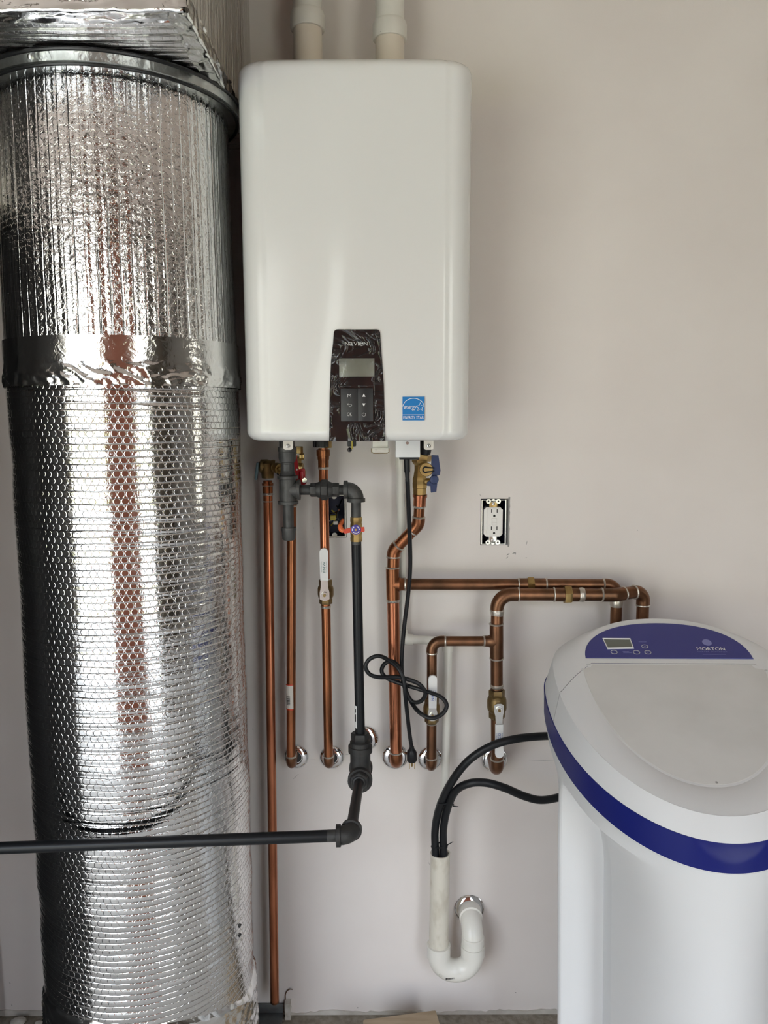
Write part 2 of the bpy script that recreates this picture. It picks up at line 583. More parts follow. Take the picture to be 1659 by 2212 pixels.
# scuffs, joint line and dents on the back wall, each a thin mark of its own
def mark(px, py, dx, dy, w=0.0012):
    a, b = A(px, py, -0.0002), A(px + dx, py + dy, -0.0002)
    d = (b - a).normalized()
    n = V((-d.z, 0, d.x)) * w
    mid = (a + b) / 2
    mb = MB().add([a, mid + n, b, mid - n], [(0, 1, 2, 3)])
    for q in mb.v:
        q.y = -0.0003
    o = obj('scuff_mark', mb, 'scuff', wall_back, None)
    return o


for q in ((1094, 1200, 7, -5, .0015), (1106, 1196, 9, -3, .0016), (1113, 1199, 1, -7, .001), (1093, 1207, 5, -5, .0012), (1137, 1178, 2, -11, .0008),
          (1133, 1206, 6, -2, .0006), (1039, 1071, -3, -3, .0008), (632, 1684, 10, -9, .0006), (640, 1675, 6, -3, .0006),
          (771, 2178, 3, -2, .002), (1113, 2143, 2, 2, .0015), (545, 1574, 2, 3, .001), (1378, 1147, -2, -4, .0006), (676, 1143, 2, -4, .0006), (20, 2122, 3, 3, .0012),
          (24, 2170, 3, 3, .0012), (929, 1870, -4, -9, .0004)):
    mark(*q)
for x0, x1, y in ((667, 690, 1641), (1140, 1210, 1643), (975, 1035, 1641), (744, 756, 1630)):
    mark(x0, y, x1 - x0, 0.5, 0.0005)


# ------------------------------------------------------------------ foil wrapped duct
DX, DY, DR = -0.513, -0.262, 0.2165
duct = thing('insulated_duct', 'tall round duct wrapped in silver bubble foil, left of the water heater', 'duct', (DX, DY, 0))


def wrap(name, z0, z1, R0, R1, m, nu, nv, disp, parent=duct, ztop=None):
    """a sleeve of foil round the duct, disp(u, v, a) gives the relief in metres"""
    mb = MB()
    mb.uv = []
    vs, fs = [], []
    for j in range(nv + 1):
        t = j / nv
        z = z0 + (z1 - z0) * t
        R = R0 + (R1 - R0) * t
        for i in range(nu + 1):
            a = 2 * math.pi * (i % nu) / nu + math.pi
            if ztop:
                z = z0 + (ztop(a) - z0) * t
            u = 2 * math.pi * (i % nu) / nu * DR
            r = R + disp(u, z, a)
            if ztop and j > nv - 3:
                r -= .0022 * (j - nv + 3)
            vs.append((DX + r * math.sin(a), DY - r * math.cos(a), z))
    n = nu + 1
    for j in range(nv):
        for i in range(nu):
            fs.append((j * n + i, j * n + i + 1, (j + 1) * n + i + 1, (j + 1) * n + i))
    mb.add(vs, fs)
    L = 2 * math.pi * DR
    mb.uv = [((k % n) / nu * L, z0 + (z1 - z0) * (k // n) / nv) for k in range(len(vs))]
    return obj(name, mb, m, parent, 180)


def sag(u, z, a):
    return 0.0022 * noise.noise(V((u * 4, z * 3.0, 0.3)))


def up_rel(u, z, a):
    x = u + 0.0018 * noise.noise(V((u * 8, z * 9, 1.7)))
    f = abs((x / 0.0192) % 1.0 - 0.5)
    k = 0.7 + 0.6 * noise.noise(V((u * 30, z * 4, 5.1)))
    return sag(u, z, a) - 0.0014 * k * max(0.0, 1 - f / 0.22)


def lo_rel(u, z, a):
    s = z + 0.010 * noise.noise(V((u * 2.2, z * 2.2, 9.0))) + 0.018 * math.sin(a - 0.5) * (0.2 if z > 0.7 else 0.2 + (0.7 - z) * 0.9)
    f = abs((s / 0.0236) % 1.0 - 0.5)
    k = 0.6 + 0.9 * noise.noise(V((u * 3.5, z * 45, 2.0)))
    w = 0.0026 * noise.noise(V((u * 3, z * 14, 4.0)))
    return sag(u, z, a) * 1.3 + w - 0.0014 * max(0.15, k) * max(0.0, 1 - f / 0.16)


def crumple(u, z, amp):
    q = V((u * 26 + z * 9, z * 34, 0.0))
    s = 1 - abs(noise.noise(q)) * 2.2
    s2 = 1 - abs(noise.noise(q * 2.3 + V((4, 2, 1)))) * 2.2
    return amp * (max(0, s) ** 2 + 0.5 * max(0, s2) ** 2)


def tape_rel(u, z, a):
    k = min(1.0, max(0.0, (1.645 - z) / 0.03))
    return 0.0012 + sag(u, z, a) + crumple(u, z, 0.0030 * k + 0.0002)


def base_rel(u, z, a):
    return 0.0008 + sag(u, z, a) + crumple(u, z, 0.0040 * min(1, max(0.12, (0.40 - z) / .10)))


wrap('upper_sleeve', 1.66, 2.115, DR + 0.001, DR - 0.004, 'foil_upright', 420, 70, up_rel)
wrap('lower_sleeve', 0.29, 1.625, DR + 0.002, DR + 0.003, 'foil_level', 220, 600, lo_rel)
wrap('joint_tape', 1.600, 1.685, DR + 0.004, DR + 0.0035, 'foil_tape', 300, 40, tape_rel)
wrap('base_tape', 0.0, 0.36, DR + 0.008, DR + 0.0042, 'foil_tape', 300, 90, base_rel, ztop=lambda a: .315 + .085 * max(0.0, math.cos(a + .25)) + .006 * noise.noise(V((a * 9, 1, 2))))
# small tears in the foil
for px, py in ((527, 1953), (524, 1972)):
    p = A(px, py, DY)
    d = V((p.x - DX, p.y - DY - 0.07, 0)).normalized()
    obj('foil_tear', MB().box((DX + d.x * (DR + .003), DY + d.y * (DR + .003), p.z), (0.006, 0.004, 0.008), 0.001, Matrix.Rotation(0.5, 3, 'Y')), 'black_satin', duct)
# galvanised start collar with dark flange bead
ZC = 2.115
RC = 0.236
mb = MB().rev((DX, DY, ZC), (0, 0, 1), [(0, DR - .01), (0, RC - .004), (0.002, RC), (0.0185, RC), (0.0185, DR - .01)], 96)
obj('collar_band', mb, 'galvanised', duct)
mb = MB().tube([(DX + RC * math.cos(a), DY + RC * math.sin(a), ZC + .0200) for a in [2 * math.pi * i / 96 for i in range(96)]], 0.0035, 8, closed=True)
obj('collar_bead', mb, 'black_metal', duct)
mb = MB().tube([(DX + (RC - .006) * math.cos(a), DY + (RC - .006) * math.sin(a), ZC - .001) for a in [2 * math.pi * i / 96 for i in range(96)]], 0.003, 8, closed=True)
obj('collar_hem', mb, 'black_metal', duct)
p = A(147, 117, DY - RC)
obj('collar_screw', MB().rev((DX + RC * math.sin(-.25), DY - RC * math.cos(-.25), ZC + .010), (math.sin(-.25), -math.cos(-.25), 0), [(-.002, .004), (.003, .004), (.004, .002)], 8), 'steel', duct)

# ------------------------------------------------------------------ foil wrapped plenum box on top
PX, PY0, PZ = -0.292, -0.605, 2.141
plen = thing('duct_plenum', 'big foil wrapped box plenum with taped edges, sitting on the round duct under the ceiling', 'duct', (-0.75, -0.3, PZ))


def sheet(name, fn, nu, nv, uvs, m, parent):
    mb = MB()
    vs = [fn(i / nu, j / nv) for j in range(nv + 1) for i in range(nu + 1)]
    fs = [(j * (nu + 1) + i, j * (nu + 1) + i + 1, (j + 1) * (nu + 1) + i + 1, (j + 1) * (nu + 1) + i) for j in range(nv) for i in range(nu)]
    mb.add(vs, fs)
    mb.uv = [(i / nu * uvs[0], j / nv * uvs[1]) for j in range(nv + 1) for i in range(nu + 1)]
    return obj(name, mb, m, parent, 180)


PW, PH = 0.92, CZ - PZ - 0.005
mb = MB().box((PX - PW / 2, PY0 / 2 - .003, PZ + PH / 2 + .003), (PW - .012, -PY0 - .02, PH - .006))
obj('box_core', mb, 'galvanised', plen, None)


def nz(a, b, c, s=1.0):
    return noise.noise(V((a, b, c))) * s


sheet('bottom_wrap', lambda u, v: (PX - PW * (1 - u), PY0 * (1 - v) - .002, PZ + nz(u * 12, v * 9, 0, .002) + .0009 * math.sin(v * 190 + nz(u * 5, v * 5, 3, 2))), 60, 180, (PW, 0.6), 'foil_plenum', plen)
sheet('front_wrap', lambda u, v: (PX - PW * (1 - u), PY0 + nz(u * 12, v * 9, 4, .002), PZ + PH * v), 60, 30, (PW, PH), 'foil_plenum', plen)
sheet('side_wrap', lambda u, v: (PX + nz(u * 9, v * 9, 8, .002) + .0009 * math.sin(u * 150), PY0 * (1 - u) - .002, PZ + PH * v), 160, 30, (0.6, PH), 'foil_plenum_side', plen)


def tape_strip(name, a, b, n1, n2, w, parent, amp=0.004, seed=0.0):
    """foil tape folded over an edge from a to b; n1, n2 are the two directions it laps onto"""
    a, b, n1, n2 = V(a), V(b), V(n1), V(n2)
    out = -(n1 + n2).normalized()

    def f(u, v):
        p = a.lerp(b, u)
        t = (v - 0.5) * 2 * w * (1 + nz(u * 14, v * 3, seed, .18))
        q = p + (n1 * -t if t < 0 else n2 * t)
        return tuple(q + out * (0.004 + crumple(u * (b - a).length + seed, v * w * 2, amp)))
    return sheet(name, f, 90, 16, ((b - a).length, 2 * w), 'foil_tape', parent)


tape_strip('front_edge_tape', (PX - PW, PY0, PZ), (PX, PY0, PZ), (0, 1, 0), (0, 0, 1), 0.034, plen, 0.005, 1.0)
tape_strip('side_edge_tape', (PX, PY0, PZ), (PX, 0, PZ), (-1, 0, 0), (0, 0, 1), 0.032, plen, 0.005, 3.0)
tape_strip('corner_tape', (PX, PY0, PZ), (PX, PY0, PZ + PH), (-1, 0, 0), (0, 1, 0), 0.036, plen, 0.005, 5.0)

# ------------------------------------------------------------------ tankless water heater
HX, HW, HD, HZ0, HZ1 = -0.0515, 0.2185, 0.332, 1.497, 2.193
heater = thing('water_heater', 'white wall hung tankless water heater with black control panel and blue sticker', 'water heater', (HX, 0, HZ0))


def spine(x, z):
    """proud centre spine of the front cover, flaring towards the control panel"""
    w = 0.031 + 0.05 * max(0.0, (1.83 - z) / 0.33) ** 1.6 + 0.012 * max(0, (z - 2.0) / 0.2)
    d = (abs(x) - w) / 0.012
    return 0.0048 / (1 + math.exp(max(-30, min(30, d)))) * min(1.0, max(0.0, (HZ1 - z) / 0.03))


def heater_ring(z, back=-0.035):
    rr = 0.020
    e = 0.0
    if z > HZ1 - rr:
        e = rr - math.sqrt(max(0, rr * rr - (z - HZ1 + rr) ** 2))
    if z < HZ0 + rr:
        e = rr - math.sqrt(max(0, rr * rr - (HZ0 + rr - z) ** 2))
    w, d = HW - e, HD - e
    r = 0.045
    out = [(-w, back)]
    for i in range(1, 6):
        out.append((-w, back + (-(d - r) - back) * i / 6))
    for i in range(13):
        a = math.pi * i / 24
        out.append((-w + r - r * math.cos(a), -(d - r) - r * math.sin(a)))
    n = 72
    for i in range(1, n):
        x = -w + r + (2 * w - 2 * r) * i / n
        bow = 0.006 * (1 - (x / w) ** 2)
        out.append((x, -d - spine(x, z) - bow))
    for i in range(13):
        a = math.pi * (12 - i) / 24
        out.append((w - r + r * math.cos(a), -(d - r) - r * math.sin(a)))
    for i in range(1, 6):
        out.append((w, -(d - r) + (back + (d - r)) * i / 6))
    out.append((w, back))
    return [(HX + x, y, z) for x, y in out]


zz = [HZ0 + 0.020 * (1 - math.cos(math.pi / 2 * i / 8)) for i in range(9)]
zz += [HZ0 + 0.020 + (HZ1 - HZ0 - 0.04) * i / 60 for i in range(1, 60)]
zz += [HZ1 - 0.020 + 0.020 * math.sin(math.pi / 2 * i / 8) for i in range(9)]
mb = MB().loft([heater_ring(z) for z in zz], True, True)
obj('casing', mb, 'white_enamel', heater, 40)
obj('wall_bracket', MB().box((HX, -0.018, (HZ0 + HZ1) / 2), (2 * HW - 0.02, 0.034, HZ1 - HZ0 - 0.03), 0.003), 'galvanised', heater)

# control panel
def yface(extra):
    return -HD - 0.0115 - extra


yp = yface(0.0)
pts = []
outl = [A(711, 953, yp), A(832.5, 953, yp), A(829, 830, yp), A(825, 775, yp), A(822, 735, yp)]
c = A(813, 720, yp)
for i in range(7):
    a = math.pi / 2 * i / 6
    pts.append((c.x + 0.0072 * math.cos(a), c.z + 0.0072 * math.sin(a)))
pr = [(p.x, p.z) for p in outl] + pts
c = A(729, 720, yp)
pl = [(c.x - 0.0072 * math.sin(math.pi / 2 * i / 6), c.z + 0.0072 * math.cos(math.pi / 2 * i / 6)) for i in range(7)]
pl += [(p.x, p.z) for p in (A(719.5, 740, yp), A(715, 780, yp), A(712, 850, yp))]
P_OUT = pr + pl
mb = MB().prism(P_OUT, plate((0, yp + 0.012, 0)), 0.012)
panel = obj('control_panel', mb, 'black_gloss', heater, 30)
p = A(769, 742.5, yp)
# brand lettering: small caps height letters set one by one, lower-case a and e enlarged to cap height
x = -0.0206
for ch, w, hh in (('N', .0072, .0069), ('a', .0066, .0070), ('V', .0078, .0069), ('I', .0014, .0069), ('e', .0072, .0080), ('N', .0072, .0069)):
    text('brand_letter', ch, plate(p + V((x + w / 2, 0, 0))), w, 'print_white', panel, hh)
    x += w + 0.0010
a, b = A(732.5, 774, yp), A(809, 813.5, yp)
obj('display_screen', MB().box(((a.x + b.x) / 2, yp - .0003, (a.z + b.z) / 2), (b.x - a.x, .0012, a.z - b.z), 0.0003), 'lcd', panel)
a, b = A(736, 839, yp), A(806, 910, yp)
obj('keypad', MB().box(((a.x + b.x) / 2, yp - .0010, (a.z + b.z) / 2), (b.x - a.x, .006, a.z - b.z), 0.0006), 'black_satin', panel)
m = A(773.5, 839, yp).x
obj('keypad', MB().box(((m + b.x) / 2, yp - .0014, (a.z + b.z) / 2), (b.x - m, .006, a.z - b.z), 0.0003), 'black_satin', panel)
yk = yp - 0.0043
text('key_symbol', 'M', plate(A(754.5, 854.5, yk)), .0072, 'print_grey', panel, .0060)
text('key_symbol', 'OK', plate(A(755, 895, yk)), .0090, 'print_grey', panel, .0068)
p = A(786, 854, yk)
obj('key_symbol', MB().prism([(-.003, -.0026), (.003, -.0026), (0, .0032)], plate(p), .0003), 'print_white', panel, None)
p = A(786, 874.5, yk)
obj('key_symbol', MB().prism([(-.003, .0026), (0, -.0032), (.003, .0026)], plate(p), .0003), 'print_white', panel, None)
p = A(786, 895.5, yk)
mb = MB().tube([p + V((.0033 * math.sin(a), 0, .0033 * math.cos(a))) for a in [math.radians(30 + 300 * i / 20) for i in range(21)]], .0004, 6)
mb.tube([p + V((0, 0, .0008)), p + V((0, 0, .0040))], .0004, 6)
obj('key_symbol', mb, 'print_grey', panel)
p = A(755, 875, yk)
mb = MB().tube([p + V((-.0040, 0, .0016)), p + V((.0020, 0, .0016))] + [p + V((.0020 + .0022 * math.sin(a), 0, -.0006 + .0022 * math.cos(a))) for a in [math.radians(20 * i) for i in range(1, 10)]] + [p + V((-.0012, 0, -.0028))], .0004, 6)
mb.tube([p + V((-.0022, 0, .0032)), p + V((-.0042, 0, .0016)), p + V((-.0022, 0, .0))], .0004, 6)
obj('key_symbol', mb, 'print_grey', panel)

# crinkled clear protective film still stuck on the panel
fm = bpy.data.materials.new('clear_film')
fm.use_nodes = True
n, l = fm.node_tree.nodes, fm.node_tree.links
n.clear()
o_ = n.new('ShaderNodeOutputMaterial')
mx = n.new('ShaderNodeMixShader')
tr = n.new('ShaderNodeBsdfTransparent')
tr.inputs[0].default_value = (0.96, 0.96, 0.96, 1)
gl = n.new('ShaderNodeBsdfGlossy')
gl.inputs['Roughness'].default_value = 0.09
lw = n.new('ShaderNodeFresnel')
lw.inputs['IOR'].default_value = 1.55
l.new(lw.outputs[0], mx.inputs[0])
l.new(tr.outputs[0], mx.inputs[1])
l.new(gl.outputs[0], mx.inputs[2])
l.new(mx.outputs[0], o_.inputs[0])
MATS['clear_film'] = fm
zb, zt = min(q[1] for q in P_OUT), max(q[1] for q in P_OUT)


def film_span(z):
    xs_ = []
    n_ = len(P_OUT)
    for i in range(n_):
        (xa, za), (xb, zb_) = P_OUT[i], P_OUT[(i + 1) % n_]
        if (za - z) * (zb_ - z) <= 0 and abs(za - zb_) > 1e-9:
            xs_.append(xa + (xb - xa) * (z - za) / (zb_ - za))
    return min(xs_), max(xs_)


def film(u, v):
    z = zb + .001 + (zt - zb - .002) * v
    x0, x1 = film_span(z)
    x = x0 + (x1 - x0) * (0.01 + 0.98 * u)
    q = V((x * 34 + 1.1 * noise.noise(V((x * 26, z * 26, 3))), z * 28, 2.2))
    s = max(0, 1 - abs(noise.noise(q)) * 3.2) ** 2 + 0.5 * max(0, 1 - abs(noise.noise(q * 2.1 + V((3, 1, 7)))) * 3.5) ** 2
    k = 0.25 if (0.18 < u < .82 and .50 < v < .86) else 1
    if .17 < u < .82 and .16 < v < .49:
        k = 0
    return (x, yp - 0.0012 - 0.0030 * s * k, z)


sheet('protective_film', film, 110, 220, (0.1, 0.2), 'clear_film', panel)

# efficiency sticker
yl = -HD - 0.0062
a, b = A(869.5, 857, yl), A(917, 908, yl)
cx, cz, w, h = (a.x + b.x) / 2, (a.z + b.z) / 2, b.x - a.x, a.z - b.z
sticker = obj('efficiency_sticker', MB().box((cx, yl, cz), (w, .0012, h)), 'label_blue', heater, None)
ys = yl - 0.0008
zl = cz - h / 2 + h * 0.235
obj('sticker_rule', MB().box((cx, ys, zl), (w, .0003, .0008)), 'print_white', sticker, None)
text('sticker_lettering', 'ENERGY STAR', plate((cx, ys, cz - h / 2 + h * .12)), w * .93, 'print_white', sticker, h * .125)
text('sticker_lettering', 'energy', plate((cx - w * .15, ys, cz + h * .02)), w * .60, 'print_white', sticker, h * .20, shear=0.35)
arc = [V((cx + w * .49 * math.cos(t), ys, zl + h * .30 + h * .40 * math.sin(t))) for t in [math.radians(8 + 164 * i / 24) for i in range(25)]]
obj('sticker_arc', MB().tube(arc, .0006, 6), 'print_white', sticker)
star = []
sc_, R1 = V((cx + w * .30, ys, cz + h * .06)), w * .20
for i in range(10):
    t = math.pi / 2 + math.pi * i / 5
    r = R1 if i % 2 == 0 else R1 * .42
    star.append(sc_ + V((r * math.cos(t), 0, r * math.sin(t))))
obj('sticker_star', MB().tube(star, .0006, 6, closed=True), 'print_white', sticker)

# things under the heater casing
def bracket(px, y=-0.27):
    p = A(px, 962, y)
    t = obj('bracket_tab', MB().prism(rrect(.0195, .026, .005), plate(p + V((0, 0, 0.004))), .0018), 'paper', heater)
    obj('tab_screw', MB().rev(p + V((0, -.0015, -.001)), (0, -1, 0), [(0, .0042), (.002, .0040), (.003, .0025)], 12), 'steel', t)
    obj('screw_slot', MB().box(p + V((0, -.0048, -.001)), (.005, .0006, .0008), 0, Matrix.Rotation(.6, 3, 'Y')).box(p + V((0, -.0048, -.001)), (.0008, .0006, .005), 0, Matrix.Rotation(.6, 3, 'Y')), 'slot_black', t)


bracket(622.5)
bracket(926)
a, b = A(854.5, 950, -0.20), A(907.5, 988, -0.20)
pbox = obj('power_box', MB().box(((a.x + b.x) / 2, -0.165, (a.z + b.z) / 2 + .004), (b.x - a.x, .07, a.z - b.z + .008), .0012), 'white_plastic', heater)
obj('box_gasket', MB().box(((a.x + b.x) / 2 + .003, -0.168, b.z - .0022), (b.x - a.x - .010, .062, .0046), .001), 'black_rubber', heater)
obj('box_screw', MB().rev(A(880, 957, -.2), (0, -1, 0), [(0, .0035), (.001, .003)], 10), 'steel', pbox)
a, b = A(802, 950, -0.17), A(841, 974, -0.17)
port = obj('trap_port', MB().box(((a.x + b.x) / 2, -0.14, (a.z + b.z) / 2), (.034, .06, a.z - b.z), .003), 'pvc_white', heater)
mb = MB().prism(rrect(.0395, .0115, .004), plate((((a.x + b.x) / 2), -0.166, b.z + .001)), .012)
obj('port_cap', mb, 'pvc_white', port)
mb = MB().tube([V((((a.x + b.x) / 2) + x * .0185, -0.179, b.z + z)) for x, z in ((-1, .006), (-1, -.002), (-.8, -.0045), (.8, -.0045), (1, -.002), (1, .006))], .0009, 6)
obj('port_clip', mb, 'brass_dull', port)
mb = MB().prism(rrect(.024, .006, .001), plate((((a.x + b.x) / 2), -0.1785, b.z + .001)), .001)
obj('port_window', mb, 'paper', port)
p = A(758, 957, -0.2)
sens = obj('sensor_stub', MB().box(p + V((.002, 0, .004)), (.018, .02, .022), .002), 'black_rubber', heater)
obj('sensor_tip', MB().rev(A(755, 972, -.21), (0, -1, 0), [(-.012, .005), (0, .005), (.004, .0035), (.0042, .002)], 14), 'black_gloss', sens)
obj('wire_sleeve', MB().box(p + V((.003, -.011, -.002)), (.003, .003, .02), .001), 'yellow_sleeve', sens)
obj('mount_flange', MB().box((A(945, 953, -.22).x, -.22, HZ0 - .001), (.03, .02, .003)), 'steel', heater)


# ------------------------------------------------------------------ vent pipes above the heater
for px, topy, botv, lab in ((665, 5, 45, 'left white plastic vent pipe with higher coupling, rising from the water heater top'),
                            (842, 27, 67, 'right white plastic vent pipe with dark scratch, rising from the water heater top')):
    x = A(px, 90, -.10).x
    t = thing('vent_pipe', lab, 'pipe', (x, -.10, HZ1), 'vent pipes on top of the heater')
    z1, z0 = A(px, topy, -.14).z, A(px, botv, -.14).z
    obj('lower_pipe', MB().rev((x, -.10, HZ1 + .001), (0, 0, 1), [(0, .0302), (z0 - HZ1 + .02, .0302)], 40), 'pvc_cream', t)
    c = obj('coupling', MB().rev((x, -.10, z0), (0, 0, 1), [(0, .0302), (0, .0345), (.002, .0358), (z1 - z0 - .006, .0358), (z1 - z0, .033), (z1 - z0, .030)], 40), 'pvc_white', t)
    obj('upper_pipe', MB().rev((x, -.10, z1 - .01), (0, 0, 1), [(0, .0302), (CZ - z1 + .009, .0302)], 40), 'pvc_white', t)
    if px > 700:
        q = A(831, 67, -.1305)
        obj('scratch', MB().tube([q + V((-.009, .0015, -.0008)), q + V((0, .0, 0)), q + V((.006, .0006, .0012))], .0011, 6), 'print_black', t)


# ------------------------------------------------------------------ fittings
def ring(p, ax, r, parent, w=.0022):
    return obj('solder_joint', MB().rev(V(p), ax, [(-w, r * 1.0), (-w * .6, r * 1.08), (w * .4, r * 1.12), (w, r * 1.0)], 20), 'solder', parent)


def cu_elbow(par, a, c, b, r, m='copper', legs=(2.3, 2.3), R=1.9, joints=(1, 1)):
    a, c, b = V(a), V(c), V(b)
    da, db = (a - c).normalized(), (b - c).normalized()
    pa, pb = c + da * legs[0] * r, c + db * legs[1] * r
    o = obj('elbow', MB().tube(bend(pa, c, pb, R * r, 10), r * 1.10, 20), m, par)
    if joints[0]:
        ring(pa, da, r * 1.06, o)
    if joints[1]:
        ring(pb, db, r * 1.06, o)
    return pa, pb


def cu_pipe(par, a, b, r, m='copper', name='pipe'):
    return obj(name, MB().rev(V(a), V(b) - V(a), [(0, r), ((V(b) - V(a)).length, r)], 24), m, par)


def cu_tee(par, c, ax, br, r, rb, m='copper', L=2.6, Lb=2.4):
    c, ax, br = V(c), V(ax).normalized(), V(br).normalized()
    mb = MB().rev(c - ax * L * r, ax, [(0, r), (0, r * 1.10), (2 * L * r, r * 1.10), (2 * L * r, r)], 24)
    mb.rev(c, br, [(0, r * 1.1), (1.05 * r, rb * 1.32), (1.35 * r, rb * 1.12), (Lb * r, rb * 1.10), (Lb * r, rb)], 24)
    o = obj('tee', mb, m, par)
    ring(c - ax * L * r, ax, r * 1.07, o)
    ring(c + ax * L * r, ax, r * 1.07, o)
    ring(c + br * Lb * r, br, rb * 1.07, o)
    return o


def coupling(par, c, ax, r, L, m='copper', name='coupling', k=1.12):
    ax = V(ax).normalized()
    o = obj(name, MB().rev(V(c) - ax * L / 2, ax, [(0, r), (0, r * k), (L, r * k), (L, r)], 24), m, par)
    ring(V(c) - ax * L / 2, ax, r * 1.07, o)
    ring(V(c) + ax * L / 2, ax, r * 1.07, o)
    return o


def escutcheon(x, z, label, r=.0310, hole=.014, split=False):
    t = thing('escutcheon', label, 'escutcheon', (x, 0, z), 'chrome escutcheons on the wall')
    prof = [(0.0, r), (.0015, r), (.005, r * .93), (.0085, r * .72), (.0095, r * .55), (.0085, r * .5), (.006, r * .48)]
    n = 48
    ax = V((0, -1, 0))
    if split:
        for s in (0, 1):
            vs, fs = [], []
            for tt, rr in prof:
                for k in range(25):
                    a = math.pi * (s + k / 24)
                    vs.append(V((x + rr * math.cos(a), -tt, z + rr * math.sin(a) + (0.0006 if s == 0 else -.0006))))
            for i in range(len(prof) - 1):
                for k in range(24):
                    fs.append((i * 25 + k, i * 25 + k + 1, (i + 1) * 25 + k + 1, (i + 1) * 25 + k))
            obj('half_plate', MB().add(vs, fs), 'chrome', t)
    else:
        obj('flange', MB().rev((x, 0, z), ax, prof, n), 'chrome', t)
    obj('centre_sleeve', MB().rev((x, 0, z), ax, [(.002, hole * 1.2), (.007, hole * 1.15), (.007, hole), (.0072, hole * .9)], 24), 'black_satin', t)
    return t


def lever_valve(par, c, axis, up, r, body_m, text_m, words, px_grip, L_grip, yoff=.034, tang_m='steel', reverse=False):
    """brass ball valve: axis = pipe axis, up = direction the lever points along the pipe"""
    c, ax, up = V(c), V(axis).normalized(), V(up).normalized()
    mb = MB()
    mb.hexa(c + ax * r * 2.0, ax, r * 1.3, r * 1.42)
    mb.hexa(c - ax * r * 2.0, ax, r * 1.3, r * 1.42)
    mb.rev(c - ax * r * 1.6, ax, [(0, r * 1.2), (r * .5, r * 1.62), (r * 1.0, r * 1.72), (r * 2.2, r * 1.72), (r * 2.7, r * 1.62), (r * 3.2, r * 1.2)], 20)
    body = obj('valve_body', mb, body_m, par)
    f = V((0, -1, 0))
    obj('valve_stem', MB().rev(c, f, [(0, r * .7), (yoff - .004, r * .7), (yoff - .004, r * .42), (yoff + .004, r * .42)], 16), body_m, body)
    s = ax.cross(f).normalized()
    R = Matrix((s, up, f)).transposed()
    if R.determinant() < 0:
        R = Matrix((-s, up, f)).transposed()
    T = plate(c + f * yoff, R)
    lv = obj('lever', MB().prism([(-.011, -.010), (-.004, -.014), (.004, -.014), (.011, -.010), (.011, .006), (.0085, .016), (.0075, L_grip[0] + .006), (-.0075, L_grip[0] + .006), (-.0085, .016), (-.011, .006)], T, .0022), tang_m, par, 30)
    nut = MB().hexa(c + f * (yoff + .0046), f, .0052, .0075, .3)
    obj('lever_nut', nut, tang_m, lv)
    obj('stem_end', MB().rev(c + f * (yoff + .006), f, [(0, .0036), (.004, .0034)], 12), body_m, lv)
    g0, g1 = L_grip
    w0, w1 = .0088, .0098
    gp = [(-w0, g0)] + [(-w0 + (w0 - w1) * i / 6, g0 + (g1 - g0 - w1) * i / 6) for i in range(1, 7)]
    gp += [(-w1 * math.cos(math.pi * i / 8), g1 - w1 + w1 * math.sin(math.pi * i / 8)) for i in range(1, 8)]
    gp += [(w1 + (w0 - w1) * i / 6, g1 - w1 - (g1 - g0 - w1) * i / 6) for i in range(7)]
    T2 = plate(c + f * (yoff - .002), R)
    grip = obj('lever_grip', MB().prism(gp, T2, .0068), 'vinyl_white', lv, 30)
    # lettering runs along the lever, read from the bottom up
    sgn = 1 if not reverse else -1
    R3 = Matrix((V((0, 0, 1)), V((-1, 0, 0)), f)).transposed()
    mid = c + f * (yoff + .0050) + up * (g0 + (g1 - g0) * .42)
    text('grip_lettering', words[0], plate(mid, R3), (g1 - g0) * .34, text_m, lv, .0062)
    for k, dz in enumerate((.0060, -.0062)):
        text('grip_lettering', words[1], plate(mid + V((dz, 0, 0)), R3), (g1 - g0) * .34, text_m, lv, .0018)
    return body


# ------------------------------------------------------------------ 1. relief drain pipe (far left, runs to the floor)
RA = .0108
p0, p1 = A(578.5, 1045, -.075), A(593.5, 2164, -.075)
drain = thing('relief_drain_pipe', 'long bright copper drain pipe beside the foil duct, open just above the floor', 'pipe', p1)
cu_pipe(drain, A(578.5, 1062, -.075), p1, RA, 'copper_bright')
obj('pipe_end', MB().rev(p1, p1 - p0, [(-.004, RA * 1.01), (.0008, RA * 1.01), (.0008, RA * .8)], 24), 'copper_brown', drain)
dn = (p1 - p0).normalized()
ad = obj('adapter', MB().rev(A(578, 1038, -.075), dn, [(0, .0105), (.006, .0105), (.006, .0132), (.011, .0132), (.012, .0118), (.028, .0118), (.028, .0108)], 24), 'copper', drain)
ring(A(578, 1048, -.075), dn, .0116, ad)
ring(A(578.6, 1067, -.075), dn, .0112, ad, .003)
ring(A(578.7, 1083, -.075), dn, .0106, ad, .0015)
c = A(578, 1012, -.075)
mb = MB().rev(c + V((0, 0, .004)), dn, [(-.014, .010), (-.008, .0155), (.006, .0160), (.016, .0145), (.026, .0135), (.026, .010)], 24)
mb.rev(c + V((-.020, .0, .006)), (1, .12, -.1), [(0, .008), (.004, .0150), (.018, .0165), (.026, .0150), (.030, .0165), (.036, .0165), (.036, .009)], 24)
rv = obj('relief_valve_body', mb, 'brass_dull', drain)
q = c + V((.022, -.010, .002))
obj('relief_outlet', MB().rev(q, V((.55, -.8, -.1)), [(0, .0120), (.012, .0125), (.016, .0115), (.016, .0085), (.008, .008)], 20), 'brass', rv)
obj('outlet_pin', MB().rev(q + V((.002, -.004, 0)), V((.55, -.8, -.1)), [(0, .0035), (.012, .0035)], 10), 'brass', rv)
obj('release_lever', MB().box(A(555, 1018, -.085), (.006, .012, .040), .002, Matrix.Rotation(.14, 3, 'Y')), 'teal_lever', rv)
